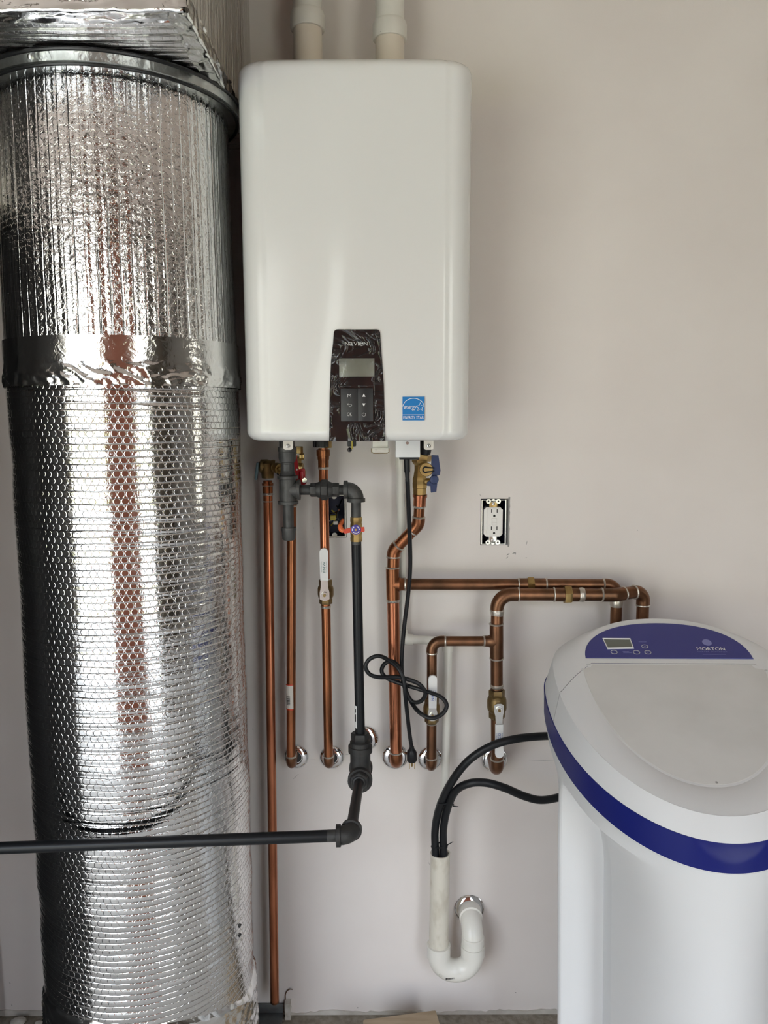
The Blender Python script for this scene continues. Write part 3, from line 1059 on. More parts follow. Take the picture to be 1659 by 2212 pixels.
obj('outlet_rim', MB().tube([q + V((.012, -.012, -.004)) + V((.010 * math.cos(a), .006 * math.sin(a), .014 * math.sin(a))) for a in [math.radians(200 + 160 * i / 10) for i in range(11)]], .0018, 6), 'black_rubber', rv)

# ------------------------------------------------------------------ 2. hot water pipe with red handled valve
c = A(629, 1655, -.065)
hot = thing('hot_water_pipe', 'copper pipe with barcode sticker running down behind the black gas cap', 'pipe', c)
top = A(630, 1075, -.065)
pa, pb = cu_elbow(hot, c + V((0, 0, 1)), c, c + V((0, 1, 0)), RA, 'copper_brown', joints=(1, 0))
cu_pipe(hot, pa - V((0, 0, .005)), top, RA, 'copper')
cu_pipe(hot, pb, c + V((0, .065, 0)), RA, 'copper_brown')
ad = obj('adapter', MB().rev(A(630, 1093, -.065), (0, 0, 1), [(0, .0108), (0, .0122), (.03, .0122), (.03, .0145), (.05, .0145)], 24), 'copper', hot)
ring(A(630, 1093, -.065), (0, 0, 1), .0114, ad)
vb = A(634, 1022, -.075)
mb = MB().hexa(vb + V((0, 0, .028)), (0, 0, 1), .018, .0185)
mb.rev(vb + V((0, 0, -.035)), (0, 0, 1), [(0, .0145), (.008, .0175), (.045, .0175), (.055, .012), (.075, .012)], 24)
mb.rev(vb + V((.002, 0, .0)), (1, -.35, 0), [(0, .010), (.022, .010), (.022, .007), (.026, .007)], 16)
mb.rev(vb + V((.004, 0, .012)), (1, -.1, 0), [(0, .011), (.018, .011), (.018, .008)], 16)
body = obj('valve_body', mb, 'brass', hot)
obj('union_nut', MB().hexa(A(646, 972, -.09), (0, 0, 1), .016, .009).hexa(A(652, 986, -.09), (1, 0, 0), .01, .0075), 'brass', hot)
yh = -.150
p = A(640, 1012, yh)
hp = [A(q[0], q[1], yh) for q in ((637.5, 984), (641.5, 984), (644, 1000), (645.5, 1013), (657, 1011.5), (659, 1013), (660, 1030), (663, 1037), (661, 1045), (655, 1049), (648, 1050), (643, 1042), (640, 1031), (628, 1028), (629, 1020), (633, 1012))]
lv = obj('red_handle', MB().prism([(q.x, q.z) for q in hp], plate((0, yh, 0)), .010), 'red_paint', hot, 30, label='red painted butterfly handle')
obj('handle_rib', MB().box(A(651.5, 1030, yh - .012), (.009, .008, .026), .003), 'red_paint', lv)
obj('handle_nut', MB().hexa(A(657.5, 1037.5, yh - .0115), V((.3, -1, 0)), .006, .0062), 'steel', lv)
obj('handle_rivet', MB().rev(A(641, 1014.5, yh - .0105), (0, -1, 0), [(0, .0022), (.0015, .0016)], 10), 'paper', lv)
# sticker wrapped round the pipe
sx, sy = top.x, -.065
z0, z1 = A(626, 1528, -.065).z, A(626, 1478, -.065).z


def wrap_label(name, x, y, z0, z1, r, a0, a1, m, parent):
    def f(u, v):
        a = a0 + (a1 - a0) * u
        return (x + (r + .0004) * math.sin(a), y - (r + .0004) * math.cos(a), z0 + (z1 - z0) * v)
    return sheet(name, f, 12, 2, (1, 1), m, parent)


xm = (pa.x + top.x) / 2 - .0003
lx = pa.x + (top.x - pa.x) * ((z0 - pa.z) / (top.z - pa.z))
lb = wrap_label('barcode_sticker', lx, sy, z0, z1, RA + .0003, -1.25, .62, 'paper', hot)
wrap_label('sticker_border', lx, sy, z0 - .003, z0, RA + .0004, -1.25, .62, 'orange_red', lb)
wrap_label('sticker_border', lx, sy, z1, z1 + .003, RA + .0004, -1.25, .62, 'orange_red', lb)
zc = z0 + .010
for k in range(9):
    hh = random.choice((.0010, .0016, .0022))
    wrap_label('barcode_bar', lx, sy, zc, zc + hh, RA + .0007, -.95, -.05, 'print_black', lb)
    zc += hh + random.choice((.0010, .0016))

# ------------------------------------------------------------------ 3. copper pipe with white lever valve
YB = -.075
c = A(710, 1655, YB)
top = A(698, 968, YB)
ret = thing('lever_valve_pipe', 'copper pipe with white lever valve lettered in green, passing behind the black union', 'pipe', c)
pa, pb = cu_elbow(ret, c + V((0, 0, 1)), c, c + V((0, 1, 0)), RA, 'copper_brown', joints=(1, 0))
vc = A(706, 1278, YB)
up = (top - pa).normalized()
cu_pipe(ret, pa - up * .006, pa + up * ((vc - pa).dot(up) - .025), RA, 'copper')
cu_pipe(ret, pa + up * ((vc - pa).dot(up) + .025), top, RA, 'copper_bright')
cu_pipe(ret, pb, c + V((0, .075, 0)), RA, 'copper_brown')
vc = pa + up * (vc - pa).dot(up)
lever_valve(ret, vc, up, up, RA, 'brass_dull', 'print_green', ('FNW', 'VALVE 600 WOG'), 0, (.034, .108), .030)
ad = obj('adapter', MB().rev(A(698.8, 1010, YB), up, [(0, .0108), (0, .0122), (.016, .0122), (.020, .0135), (.026, .0135), (.027, .0155), (.040, .0155), (.041, .013)], 24), 'copper', ret)
ring(A(698.8, 1011, YB), up, .0116, ad, .003)
ring(vc - up * .036, up, .0112, ad, .003)
ring(vc + up * .0285, up, .0112, ad, .003)
un = obj('union_nut', MB().rev(A(693, 966, YB), (0, 0, 1), [(0, .014), (0, .0165), (.014, .0165), (.014, .010), (.03, .010)], 14), 'black_iron', ret)
for k in range(14):
    a = 2 * math.pi * (k + .5) / 14
    cc = A(693, 966, YB) + V((.0165 * math.cos(a), .0165 * math.sin(a), .007))
    if math.sin(a) < .2:
        obj('nut_rib', MB().box(cc, (.003, .003, .013), .0008), 'black_iron', un)
obj('outlet_spud', MB().hexa(A(708, 958, YB + .02), (0, 0, 1), .02, .009), 'brass', ret)

# ------------------------------------------------------------------ 4. black iron gas line
YG, RG = -.20, .0107
zt_ = A(700, 1058, YG).z
tee_c = V((A(622, 1058, YG).x, YG, zt_))
elb_c = V((A(769, 1058, YG).x, YG, zt_))
btm = A(778, 1590, YG)
gas = thing('gas_line', 'black iron gas line with red handled valve, crossing in front of the foil duct', 'pipe', (btm.x, YG, btm.z))
UPZ, RIGHT, FRT = V((0, 0, 1)), V((1, 0, 0)), V((0, -1, 0))


def iron_tee(name, c, ax, br, r, L, Lb, m):
    mb = MB().rev(c - ax * L, ax, [(0, r), (0, r * 1.75), (.006, r * 1.75), (.007, r * 1.48), (2 * L - .007, r * 1.48), (2 * L - .006, r * 1.75), (2 * L, r * 1.75), (2 * L, r)], 28)
    mb.rev(c, br, [(0, r * 1.4), (Lb - .007, r * 1.48), (Lb - .006, r * 1.75), (Lb, r * 1.75), (Lb, r)], 28)
    return obj(name, mb, m, gas)


def iron_elbow(c, da, db, r, L, m):
    da, db = V(da), V(db)
    pa, pb = c + da * L, c + db * L
    mb = MB().tube(bend(pa, c, pb, r * 1.7, 10), r * 1.48, 24)
    for p_, d_ in ((pa, da), (pb, db)):
        mb.rev(p_ - d_ * .009, d_, [(0, r * 1.48), (.001, r * 1.78), (.009, r * 1.78), (.009, r)], 28)
    o = obj('elbow', mb, m, gas)
    return pa, pb


iron_tee('tee', tee_c, UPZ, RIGHT, .0125, .030, .026, 'grey_iron')
# inlet stack up to the heater
mb = MB().rev(tee_c + UPZ * .028, UPZ, [(0, .0150), (.006, .0170), (.010, .0150), (.030, .0140), (.031, .0165), (.040, .0185), (.052, .0185), (.053, .0195), (.062, .0195), (.063, .0165), (.10, .0165)], 28)
st = obj('inlet_adapter', mb, 'grey_iron', gas)
obj('adapter_flat', MB().box(tee_c + UPZ * .048 + FRT * .0142, (.013, .002, .014), .0006), 'grey_iron', st)
# drip leg
cu_pipe(gas, tee_c - UPZ * .028, tee_c - UPZ * .083, .0115, 'grey_iron', 'drip_nipple')
obj('drip_cap', MB().rev(tee_c - UPZ * .080, -UPZ, [(0, .0120), (0, .0155), (.004, .0163), (.009, .0150), (.024, .0140), (.027, .012), (.028, .008)], 24), 'grey_iron', gas)
# union
cu_pipe(gas, tee_c + RIGHT * .02, elb_c - RIGHT * .015, RG, 'black_iron', 'nipple')
uc = V((A(701, 1058, YG).x, YG, zt_))
obj('union_body', MB().hexa(uc - RIGHT * .022, RIGHT, .016, .0148).hexa(uc + RIGHT * .022, RIGHT, .018, .0148).rev(uc - RIGHT * .018, RIGHT, [(0, .0145), (.010, .0185), (.026, .0185), (.036, .0145)], 24), 'black_iron', gas)
obj('union_nut', MB().rev(uc - RIGHT * .008, RIGHT, [(0, .020), (.002, .0232), (.014, .0232), (.017, .019)], 8, .39), 'black_iron', gas)
iron_elbow(elb_c, -RIGHT, -UPZ, RG * 1.02, .026, 'grey_iron')
cu_pipe(gas, elb_c - UPZ * .02, A(769.5, 1125, YG), RG, 'grey_iron', 'nipple')
gv = A(769.5, 1143, YG)
mb = MB().rev(gv - UPZ * .026, UPZ, [(0, RG), (0, .0130), (.008, .0135), (.011, .0125), (.018, .0135), (.034, .0135), (.041, .0125), (.044, .0135), (.052, .0130), (.052, RG)], 8, .39)
mb.rev(gv, FRT, [(0, .011), (.018, .011), (.018, .006), (.024, .006)], 20)
vbod = obj('gas_valve', mb, 'brass', gas)
yh = YG - .024
hp = [A(q[0], q[1], yh) for q in ((743, 1143), (756, 1140), (782, 1138.5), (787, 1138), (788, 1145), (787, 1149), (782, 1148), (756, 1150), (745, 1152), (740, 1149))]
hd = obj('valve_handle', MB().prism([(q.x, q.z) for q in hp], plate((0, yh, 0)), .004), 'orange_red', gas, 30, label='red lever across the brass gas valve')
tip = [A(742, 1148, yh - .002), A(737, 1144, yh - .001), A(735, 1138, yh + .002), A(734, 1134, yh + .004)]
obj('handle_tip', MB().tube(tip, [.0045, .0055, .0055, .004], 10), 'orange_plastic', hd)
hc = A(769, 1143.5, yh)
obj('handle_disc', MB().rev(hc, FRT, [(.003, .0105), (.0062, .0105), (.0066, .0098)], 28), 'blue_disc', hd)
obj('disc_screw', MB().rev(hc, FRT, [(.005, .0026), (.009, .0024)], 10), 'brass', hd)
mb = MB()
for k in range(16):
    a = math.radians(20 + 20 * k)
    if k in (4, 11):
        continue
    mb.box(hc + V((.0072 * math.sin(a), -.0067, .0072 * math.cos(a))), (.0014, .0002, .0020), 0, Matrix.Rotation(a, 3, 'Y'))
obj('disc_marks', mb, 'print_white', hd, None)
cu_pipe(gas, A(769.5, 1163, YG), btm, RG, 'black_pipe')
cu_pipe(gas, A(769.5, 1160, YG), A(769.6, 1176, YG), RG * 1.01, 'grey_iron', 'pipe_thread')
# sticker on the pipe
q0, q1 = A(773, 1570, YG), A(773, 1522, YG)
bx = btm.x - .0005
lb = wrap_label('pipe_sticker', bx, YG, q0.z, q1.z, RG + .0006, -1.35, -.55, 'vinyl_white', gas)
for z0, z1 in ((.30, .62), (.70, .86)):
    wrap_label('sticker_print', bx, YG, q0.z + (q1.z - q0.z) * z0, q0.z + (q1.z - q0.z) * z1, RG + .0011, -1.05, -.72, 'print_black', lb)
# lower tee, turned so one run enters the wall and the other faces out
ec = A(757, 1804, -.497)                       # elbow turning left
tc = V((btm.x, YG, A(778, 1672, YG).z))
mb = MB().hexa(btm + UPZ * .0, UPZ, .016, .0205).rev(btm - UPZ * .008, -UPZ, [(0, .017), (.004, .0225), (.016, .0235), (.018, .020)], 24)
obj('reducer_bushing', mb, 'black_iron', gas)
L0 = btm.z - .022 - tc.z
mb = MB().rev(tc, UPZ, [(0, .022), (L0 - .016, .0225), (L0 - .014, .0265), (L0, .0265), (L0 + .002, .020)], 32)
mb.rev(tc + V((0, .036, 0)), FRT, [(0, .018), (0, .0265), (.010, .0265), (.012, .0230), (.056, .0230), (.058, .0270), (.070, .0270), (.071, .02)], 32)
obj('lower_tee', mb, 'black_iron', gas)
fd = (ec - (tc + FRT * .03)).normalized()
mb = MB().rev(tc + FRT * .034, fd, [(0, .022), (.004, .0225), (.006, .0215)], 32).hexa(tc + fd * .046, fd, .012, .0215).rev(tc + fd * .05, fd, [(0, .016), (.004, .0135), (.005, RG)], 24)
obj('reducer_bushing', mb, 'black_iron', gas)
cu_pipe(gas, tc + fd * .04, ec - fd * .01, RG, 'black_pipe', 'forward_pipe')
cu_pipe(gas, tc + V((0, .03, 0)), V((tc.x, -0.002, tc.z)), .0135, 'black_iron', 'wall_nipple')
far = A(-60, 1834, -.503)
ld = (far - ec).normalized()
iron_elbow(ec, -fd, ld, RG * 1.05, .026, 'black_iron')
far2 = ec + ld * ((-0.984 - ec.x) / ld.x)
cu_pipe(gas, ec + ld * .02, far2, RG, 'black_pipe', 'level_pipe')
cu_pipe(gas, ec + ld * .027, ec + ld * .042, RG * 1.01, 'grey_iron', 'pipe_thread')

# ------------------------------------------------------------------ 5. cold supply pipe
YC, RB = -.062, .0143
c = A(856, 1653, YC)
tee = A(848.5, 1262, YC)
cold = thing('cold_supply_pipe', 'thick copper supply pipe with blue handled brass valve and a branch running right', 'pipe', c)
upc = (tee - c).normalized()
pa, pb = cu_elbow(cold, c + upc, c, c + V((0, 1, 0)), RB, 'copper', joints=(1, 0))
cu_pipe(cold, pb, c + V((0, .062, 0)), RB, 'copper')
cu_pipe(cold, pa - upc * .005, tee, RB, 'copper_bright')
br_end = A(1333, 1263, YC)
bdir = (br_end - tee).normalized()
RBB = .0133
cu_tee(cold, tee, upc, bdir, RB, RBB, 'copper', 2.75, 2.0)
ring(tee - upc * .0385, upc, RB * 1.03, cold, .004)
b1, b2 = A(850, 1190, YC), A(904, 1133, -.085)
va = A(908, 1052, -.095)
vdir = (va - b2).normalized()
cu_pipe(cold, tee, b1 - upc * .012, RB, 'copper')
mid = (b2 - b1).normalized()
p2a, p2b = cu_elbow(cold, tee, b1, b2, RB, 'copper', (1.0, 1.3), 2.0)
p3a, p3b = cu_elbow(cold, b1, b2, va, RB * .93, 'copper', (1.6, 1.3), 2.0)
cu_pipe(cold, p2b - mid * .004, p3a + mid * .004, RB * .93, 'copper')
cu_pipe(cold, p3b - vdir * .003, va, RB * .88, 'copper')
ad = obj('adapter', MB().rev(A(906, 1094, -.093), vdir, [(0, RB * .9), (0, RB * 1.0), (.022, RB * 1.0), (.022, RB * 1.14), (.028, RB * 1.14), (.028, RB)], 24), 'copper_bright', cold)
ring(A(906, 1094, -.093), vdir, RB * .95, ad, .003)
vc = A(909, 1035, -.098)
va_ = A(909.5, 1000, -.10)
vd = UPZ
mb = MB().rev(A(906.5, 1068, -.096), vd, [(0, .013), (0, .0150), (.014, .0155), (.015, .0168), (.026, .0172), (.027, .0165), (.036, .0168), (.040, .0150), (.055, .0125), (.066, .0125), (.070, .0160), (.074, .0190), (.078, .0190)], 8, .39)
body = obj('valve_body', mb, 'brass', cold)
obj('union_nut', MB().hexa(A(914, 988, -.10), (.2, 0, 1), .014, .0185), 'brass', cold)
pp = A(920, 1014, -.13)
port_ = MB().rev(pp + V((0, .028, 0)), FRT, [(0, .013), (.026, .0130), (.028, .0152), (.036, .0152), (.037, .0140)], 28)
sp = obj('service_port', port_, 'brass', cold)
q = pp + V((0, -.0095, 0))
loop = [q + V((.018, 0, .0035))] + [q + V((-.001 + .006 * math.cos(a), 0, .006 * math.sin(a))) for a in [math.radians(55 + 250 * i / 14) for i in range(15)]] + [q + V((.018, 0, -.0035))]
obj('port_strap', MB().tube(loop, .0016, 8), 'black_rubber', sp)
obj('valve_stem', MB().rev(A(918, 1040, -.10), (1, -.1, 0), [(0, .008), (.02, .008)], 16), 'brass', cold)
yh = -.135
hp = [A(q_[0], q_[1], yh) for q_ in ((932.5, 983.5), (947, 984), (951.5, 1016), (950, 1026), (943, 1028), (945.5, 1036), (944, 1048), (942.5, 1062), (931, 1064), (930, 1050), (922, 1049), (923, 1042), (929, 1038), (933, 1028), (936, 1012), (932, 1005))]
lv = obj('blue_handle', MB().prism([(q_.x, q_.z) for q_ in hp], plate((0, yh + .012, 0)), .014), 'blue_paint', cold, 30, label='blue painted butterfly handle')
obj('handle_rib', MB().rev(A(938, 1036, yh - .004), FRT, [(0, .010), (.005, .009), (.006, .005)], 16), 'blue_paint', lv)
obj('inlet_hose_end', MB().rev(A(919, 972, -.11), UPZ, [(-.010, .011), (0, .0135), (.03, .0135)], 16), 'black_rubber', cold)
# branch with union, running to the softener
cu_pipe(cold, tee + bdir * .025, br_end - bdir * .028, RBB, 'copper_brown', 'branch_pipe')
uc = A(1146, 1259, YC)
uc = tee + bdir * (uc - tee).dot(bdir)
un = obj('union_sleeve', MB().rev(uc - bdir * .028, bdir, [(0, RBB), (0, RBB * 1.10), (.064, RBB * 1.10), (.064, RBB)], 24), 'copper_brown', cold)
obj('union_nut', MB().hexa(uc, bdir, .015, .0185, .2), 'brass', cold)
ring(uc - bdir * .028, bdir, RBB * 1.06, un)
ring(uc + bdir * .036, bdir, RBB * 1.06, un)
dn_ = V((0, 0, -1))
pa, pb = cu_elbow(cold, tee, br_end, br_end + dn_, RBB, 'copper_brown', (2.4, 2.6))
low = V((br_end.x, YC, .90))
cu_pipe(cold, pb + UPZ * .004, low, RBB, 'copper_brown', 'branch_pipe')
ring(pb - UPZ * .008, UPZ, RBB * 1.02, cold, .010)
cu_elbow(cold, br_end, low, low + FRT, RBB, 'copper_brown', (2.2, 4.2), joints=(0, 0))

# ------------------------------------------------------------------ 6. softener pipework in front
YS = -.098
c = A(1074, 1667, -.085)
tee = A(1072.5, 1385, YS)
cor = A(1074, 1284, YS)
soft = thing('softener_supply_pipe', 'brown copper pipework with two white lever valves and a union, leading right to the softener', 'pipe', c)
upc = (tee - c).normalized()
pa, pb = cu_elbow(soft, c + upc, c, c + V((0, 1, 0)), RB, 'copper_brown', joints=(1, 0))
cu_pipe(soft, pb, V((pb.x, 0, pb.z)), RB, 'copper_brown')
v1 = A(1074, 1512, YS)
v1 = c + upc * (v1 - c).dot(upc)
cu_pipe(soft, pa - upc * .005, v1 - upc * .025, RB, 'copper_brown')
cu_pipe(soft, v1 + upc * .025, tee, RB, 'copper_brown')
lever_valve(soft, v1 - upc * .012, upc, -upc, RB * .93, 'brass_dull', 'print_blue', ('NIBCO', '600 WOG VALVE'), 0, (.036, .118), .034)
ring(v1 + upc * .033, upc, RB * 1.02, soft, .004)
# branch left with its own valve
e2 = A(933, 1385, YS)
RD = .0116
ldir = (e2 - tee).normalized()
cu_tee(soft, tee, upc, ldir, RB, RD, 'copper_brown', 2.9, 2.0)
cu_pipe(soft, tee + ldir * .025, e2 - ldir * .02, RD, 'copper_brown')
c2 = A(932, 1660, -.080)
u2 = (e2 - c2).normalized()
cu_elbow(soft, tee, e2, c2, RD, 'copper_brown', (2.6, 2.4))
v2 = A(933, 1533, -.088)
v2 = c2 + u2 * (v2 - c2).dot(u2)
pa, pb = cu_elbow(soft, e2, c2, c2 + V((0, 1, 0)), RD, 'copper_brown', joints=(1, 0))
cu_pipe(soft, pb, V((pb.x, 0, pb.z)), RD, 'copper_brown')
cu_pipe(soft, pa - u2 * .004, v2 - u2 * .022, RD, 'copper_brown')
cu_pipe(soft, v2 + u2 * .022, e2 - u2 * .02, RD, 'copper_brown')
lever_valve(soft, v2, u2, u2, RD, 'brass_dull', 'print_blue', ('NIBCO', '600 WOG VALVE'), 0, (.018, .098), .032)
ring(v2 - u2 * .034, u2, RD * 1.02, soft, .002)
# up and over to the softener
cu_pipe(soft, tee, cor - upc * .035, RB, 'copper_brown')
ring(cor - upc * .040, upc, RB * 1.03, soft, .010)
h1 = A(1330, 1285, YS)
rd = (h1 - cor).normalized()
cu_elbow(soft, tee, cor, h1, RB, 'copper_brown', (2.6, 3.4), 2.3)
cu_pipe(soft, cor + rd * .04, h1 - rd * .010, RB, 'copper_brown')
uc = cor + rd * (A(1226, 1284, YS) - cor).dot(rd)
un = obj('union_sleeve', MB().rev(uc - rd * .030, rd, [(0, RB), (0, RB * 1.10), (.055, RB * 1.10), (.055, RB)], 24), 'copper_brown', soft)
obj('union_nut', MB().hexa(uc, rd, .016, .0215, .2), 'brass', soft)
ring(uc - rd * .031, rd, RB * 1.07, un)
ring(uc + rd * .032, rd, RB * 1.06, un, .006)
h2 = A(1390, 1276, -.070)
mid = (h2 - h1).normalized()
cu_elbow(soft, cor, h1, h2, RB, 'copper_brown', (2.2, 1.6), 2.0)
low = V((h2.x, h2.y, .90))
p4a, p4b = cu_elbow(soft, h1, h2, low, RB, 'copper_brown', (1.8, 2.4), 1.7)
cu_pipe(soft, h1 + mid * .01, p4a - mid * .002, RB, 'copper_brown')
cu_pipe(soft, p4b + UPZ * .004, low, RB, 'copper_brown')
cu_elbow(soft, h2, low, low + FRT, RB, 'copper_brown', (2.2, 4.2), joints=(0, 0))

# ------------------------------------------------------------------ chrome escutcheons
def esc_at(px, py, lab, r=.0310, hole=.012, split=False):
    p = A(px, py, 0)
    escutcheon(p.x, p.z, lab, r, hole, split)


esc_at(640, 1634, 'chrome wall plate behind the foot of the barcode stickered copper pipe')
esc_at(717, 1635, 'chrome wall plate behind the foot of the green lettered valve pipe')
p = V((tc.x, 0, tc.z))
escutcheon(p.x + .006, p.z - .004, 'chrome wall plate half hidden behind the black gas line tee', .033, .0145)
esc_at(854, 1634, 'chrome wall plate behind the foot of the thick supply pipe, beside the plug', .0335, .0155)
esc_at(929, 1638, 'split chrome wall plate behind the white plastic pipe, between plug and hoses', .031, .0125, True)
esc_at(1068, 1640, 'chrome wall plate behind the rightmost lever valve and the hose', .0335, .0155)

# ------------------------------------------------------------------ white condensate pipe
YP, RP = -.030, .0105
cp = thing('condensate_pipe', 'thin white plastic pipe dropping from the heater and jogging right to the standpipe', 'pipe', A(957, 1845, -.05))
t0, k1, k2, k3 = A(865.5, 985, YP), A(869, 1381, YP), A(968, 1384, YP), A(957, 1856, -.056)
cu_pipe(cp, t0, k1 + V((0, 0, .02)), RP, 'pvc_white')
obj('coupling', MB().rev(A(865.5, 1010, YP), UPZ, [(0, RP), (0, RP * 1.2), (.05, RP * 1.2)], 24), 'pvc_white', cp)
obj('pipe_print', MB().box(A(873, 1080, YP) + V((0, -.0098, 0)), (.0012, .0004, .030)), 'print_grey', cp, None)


def pvc_elbow(c, a, b, par=cp, r=RP, L=.026, m='pvc_white'):
    c, a, b = V(c), V(a), V(b)
    da, db = (a - c).normalized(), (b - c).normalized()
    obj('elbow', MB().tube(bend(c + da * L, c, c + db * L, r * 1.3, 8), r * 1.26, 20), m, par)


pvc_elbow(k1, t0, k2)
cu_pipe(cp, k1 + V((.02, 0, 0)), k2 - V((.02, 0, 0)), RP, 'pvc_white')
pvc_elbow(k2, k1, k3)
cu_pipe(cp, k2 - V((0, 0, .02)), k3, RP, 'pvc_white')

# ------------------------------------------------------------------ standpipe and trap
YT, RS = -.066, .0240
s0, s1 = A(951, 1842, YT), A(947.5, 2052, YT)
trap = thing('drain_trap', 'white plastic drain standpipe with U shaped trap, fixed low on the wall', 'drain', s1)
sd = (s1 - s0).normalized()
obj('standpipe', MB().rev(s0, sd, [(.12, .019), (.0, .0205), (0, RS), ((s1 - s0).length, RS)], 32), 'pvc_dirty', trap)
# remove nothing: the inside cap sits low, the rim is open
o1 = A(1021, 2062, YT)
xl, xr = s1.x, o1.x
R = (xr - xl) / 2
zc = A(985, 2062, YT).z
pts = [V((xl, YT, zc + .015))] + [V(((xl + xr) / 2 - R * math.cos(a), YT, zc - R * math.sin(a))) for a in [math.pi * i / 16 for i in range(17)]] + [V((xr, YT, zc + .015))]
tb = obj('trap_bend', MB().tube(pts, .0268, 28), 'pvc_white', trap)
obj('inlet_hub', MB().rev(V((xl, YT, zc - .006)), UPZ, [(0, .0268), (.001, .0292), (.034, .0292), (.034, .0245)], 32), 'pvc_white', trap)
obj('outlet_hub', MB().rev(V((xr, YT, zc - .002)), UPZ, [(0, .0268), (.001, .0292), (.027, .0292), (.027, .0245)], 32), 'pvc_white', trap)
ez = A(1019, 2003, YT).z
wc = V((xr - .001, YT, ez))
obj('outlet_elbow', MB().tube(bend(V((xr, YT, zc + .02)), wc, V((xr - .002, -.004, ez + .004)), .044, 14), .0262, 28), 'pvc_white', trap)
obj('elbow_hub', MB().rev(V((xr - .0015, -.036, ez + .003)), (0, 1, 0), [(0, .0262), (.001, .0290), (.030, .0290)], 32), 'pvc_white', trap)
obj('elbow_hub', MB().rev(V((xr, YT, zc + .030)), UPZ, [(0, .0262), (0, .0280), (.018, .0280), (.020, .0262)], 32), 'pvc_white', trap)
q = A(973, 2095, YT - .0268)
for k in range(13):
    w = random.choice((.0006, .0009, .0012))
    obj('barcode_bar', MB().box((q.x - .011 + k * .0018, YT - .0262, zc - R - .003 + .0002 * k), (w, .0012, .0045), 0, Matrix.Rotation(.12, 3, 'Y')), 'print_black', tb, None)
for dx in (-.024, .022):
    obj('mould_mark', MB().tube([V((q.x + dx + .004 * math.cos(a), YT - .0255, zc - R + .006 + .004 * math.sin(a))) for a in [2 * math.pi * i / 12 for i in range(12)]], .0004, 5, closed=True), 'pvc_dirty', tb)
escutcheon(xr - .002, ez + .004, 'large chrome wall plate behind the white plastic trap, nearest the floor', .0385, .027)

# ------------------------------------------------------------------ drain hoses and ties
hp = [A(941.5, 1870, -.074), A(940, 1830, -.075), A(940, 1790, -.079), A(949, 1745, -.095), A(972, 1695, -.125), A(1010, 1645, -.15), A(1060, 1612, -.155), A(1110, 1597, -.15), A(1160, 1591, -.135), A(1200, 1590, -.11), A(1240, 1592, -.09)]
tag(obj('drain_hose', MB().tube(spline(hp, 8), .0092, 14), 'black_rubber'), 'black drain hose curving up over the rightmost lever valve to the softener', 'hose')
hp = [A(960, 1870, -.074), A(958, 1830, -.076), A(958, 1790, -.081), A(967, 1745, -.10), A(985, 1708, -.13), A(1015, 1692, -.15), A(1050, 1691, -.155), A(1090, 1702, -.15), A(1130, 1719, -.14), A(1165, 1728, -.13), A(1200, 1724, -.11), A(1240, 1712, -.09)]
tag(obj('drain_hose', MB().tube(spline(hp, 8), .0092, 14), 'black_rubber'), 'lower black drain hose sagging across bare wall to the softener side', 'hose')


def tie(px, py, y, tail, lab):
    c = A(px, py, y)
    pts = []
    for i in range(24):
        a = 2 * math.pi * i / 24
        pts.append(c + V((.0180 * math.cos(a), .0112 * math.sin(a), .003 * math.cos(a))))
    t = thing('cable_tie', lab, 'cable tie', c, 'cable ties on the drain hoses')
    obj('strap', MB().tube(pts, .0018, 6, closed=True), 'black_rubber', t)
    obj('tail', MB().tube([c + V((.018, -.008, -.002)), c + V(tail) * .6 + V((.006, -.008, 0)), c + V(tail) + V((.010, -.008, .004))], [.0022, .0016, .0008], 6), 'black_rubber', t)


tie(948, 1826, -.074, (.024, 0, .010), 'black cable tie with bent tail at the standpipe mouth')
tie(962, 1731, -.103, (.020, -.002, -.012), 'black cable tie where the two drain hoses part')

# ------------------------------------------------------------------ power cord
def Z3(x, y):
    return 560 + x / 2.86, 1360 + y / 2.86


cord_px = [(880, 1035, -.185), (882.5, 1090, -.165), (885, 1160, -.13), (886, 1225, -.112), (881, 1290, -.105), (873, 1355, -.105)]
loop_px = [(880, 180, -.108), (888, 320, -.108), (930, 430, -.125), (985, 508, -.165), (1060, 547, -.178), (1130, 522, -.178), (1158, 465, -.172), (1115, 412, -.160), (1000, 372, -.132), (880, 335, -.122), (795, 303, -.115),
           (757, 262, -.110), (770, 216, -.110), (815, 195, -.112), (855, 222, -.120), (888, 300, -.130), (912, 395, -.135), (950, 447, -.135), (1002, 440, -.135), (1026, 392, -.138), (990, 338, -.140), (920, 308, -.138),
           (850, 294, -.128), (740, 294, -.112), (682, 275, -.105), (657, 230, -.105), (680, 184, -.105), (738, 163, -.108), (800, 190, -.122), (862, 243, -.140), (892, 310, -.145), (902, 400, -.145), (912, 500, -.130), (928, 640, -.115), (942, 730, -.105)]
pts = [A(*q) for q in cord_px] + [A(*Z3(x, y), d) for x, y, d in loop_px]
pc = thing('power_cord', 'black power cord knotted into loops, its plug hanging beside the thick copper pipe', 'power cord', pts[-1])
obj('cord', MB().tube(spline(pts, 6), .0048, 10), 'black_rubber', pc)
a, b = A(878.5, 990, -.185), A(880, 1036, -.185)
obj('strain_relief', MB().rev(a, b - a, [(0, .0066), (.028, .0062), (.031, .0050), ((b - a).length + .004, .0042)], 14), 'black_rubber', pc)
e = pts[-1]
d = (A(*Z3(944, 850), -.095) - e).normalized()
pg = obj('plug', MB().rev(e - d * .004, d, [(0, .0052), (.008, .0062), (.010, .0085), (.016, .0115), (.038, .0118), (.040, .0105)], 10), 'black_rubber', pc)
for dx, dy in ((-.006, 0), (.006, 0)):
    obj('prong', MB().box(e + d * .046 + V((dx, dy - .003, 0)), (.0016, .006, .017), .0003), 'brass', pg)
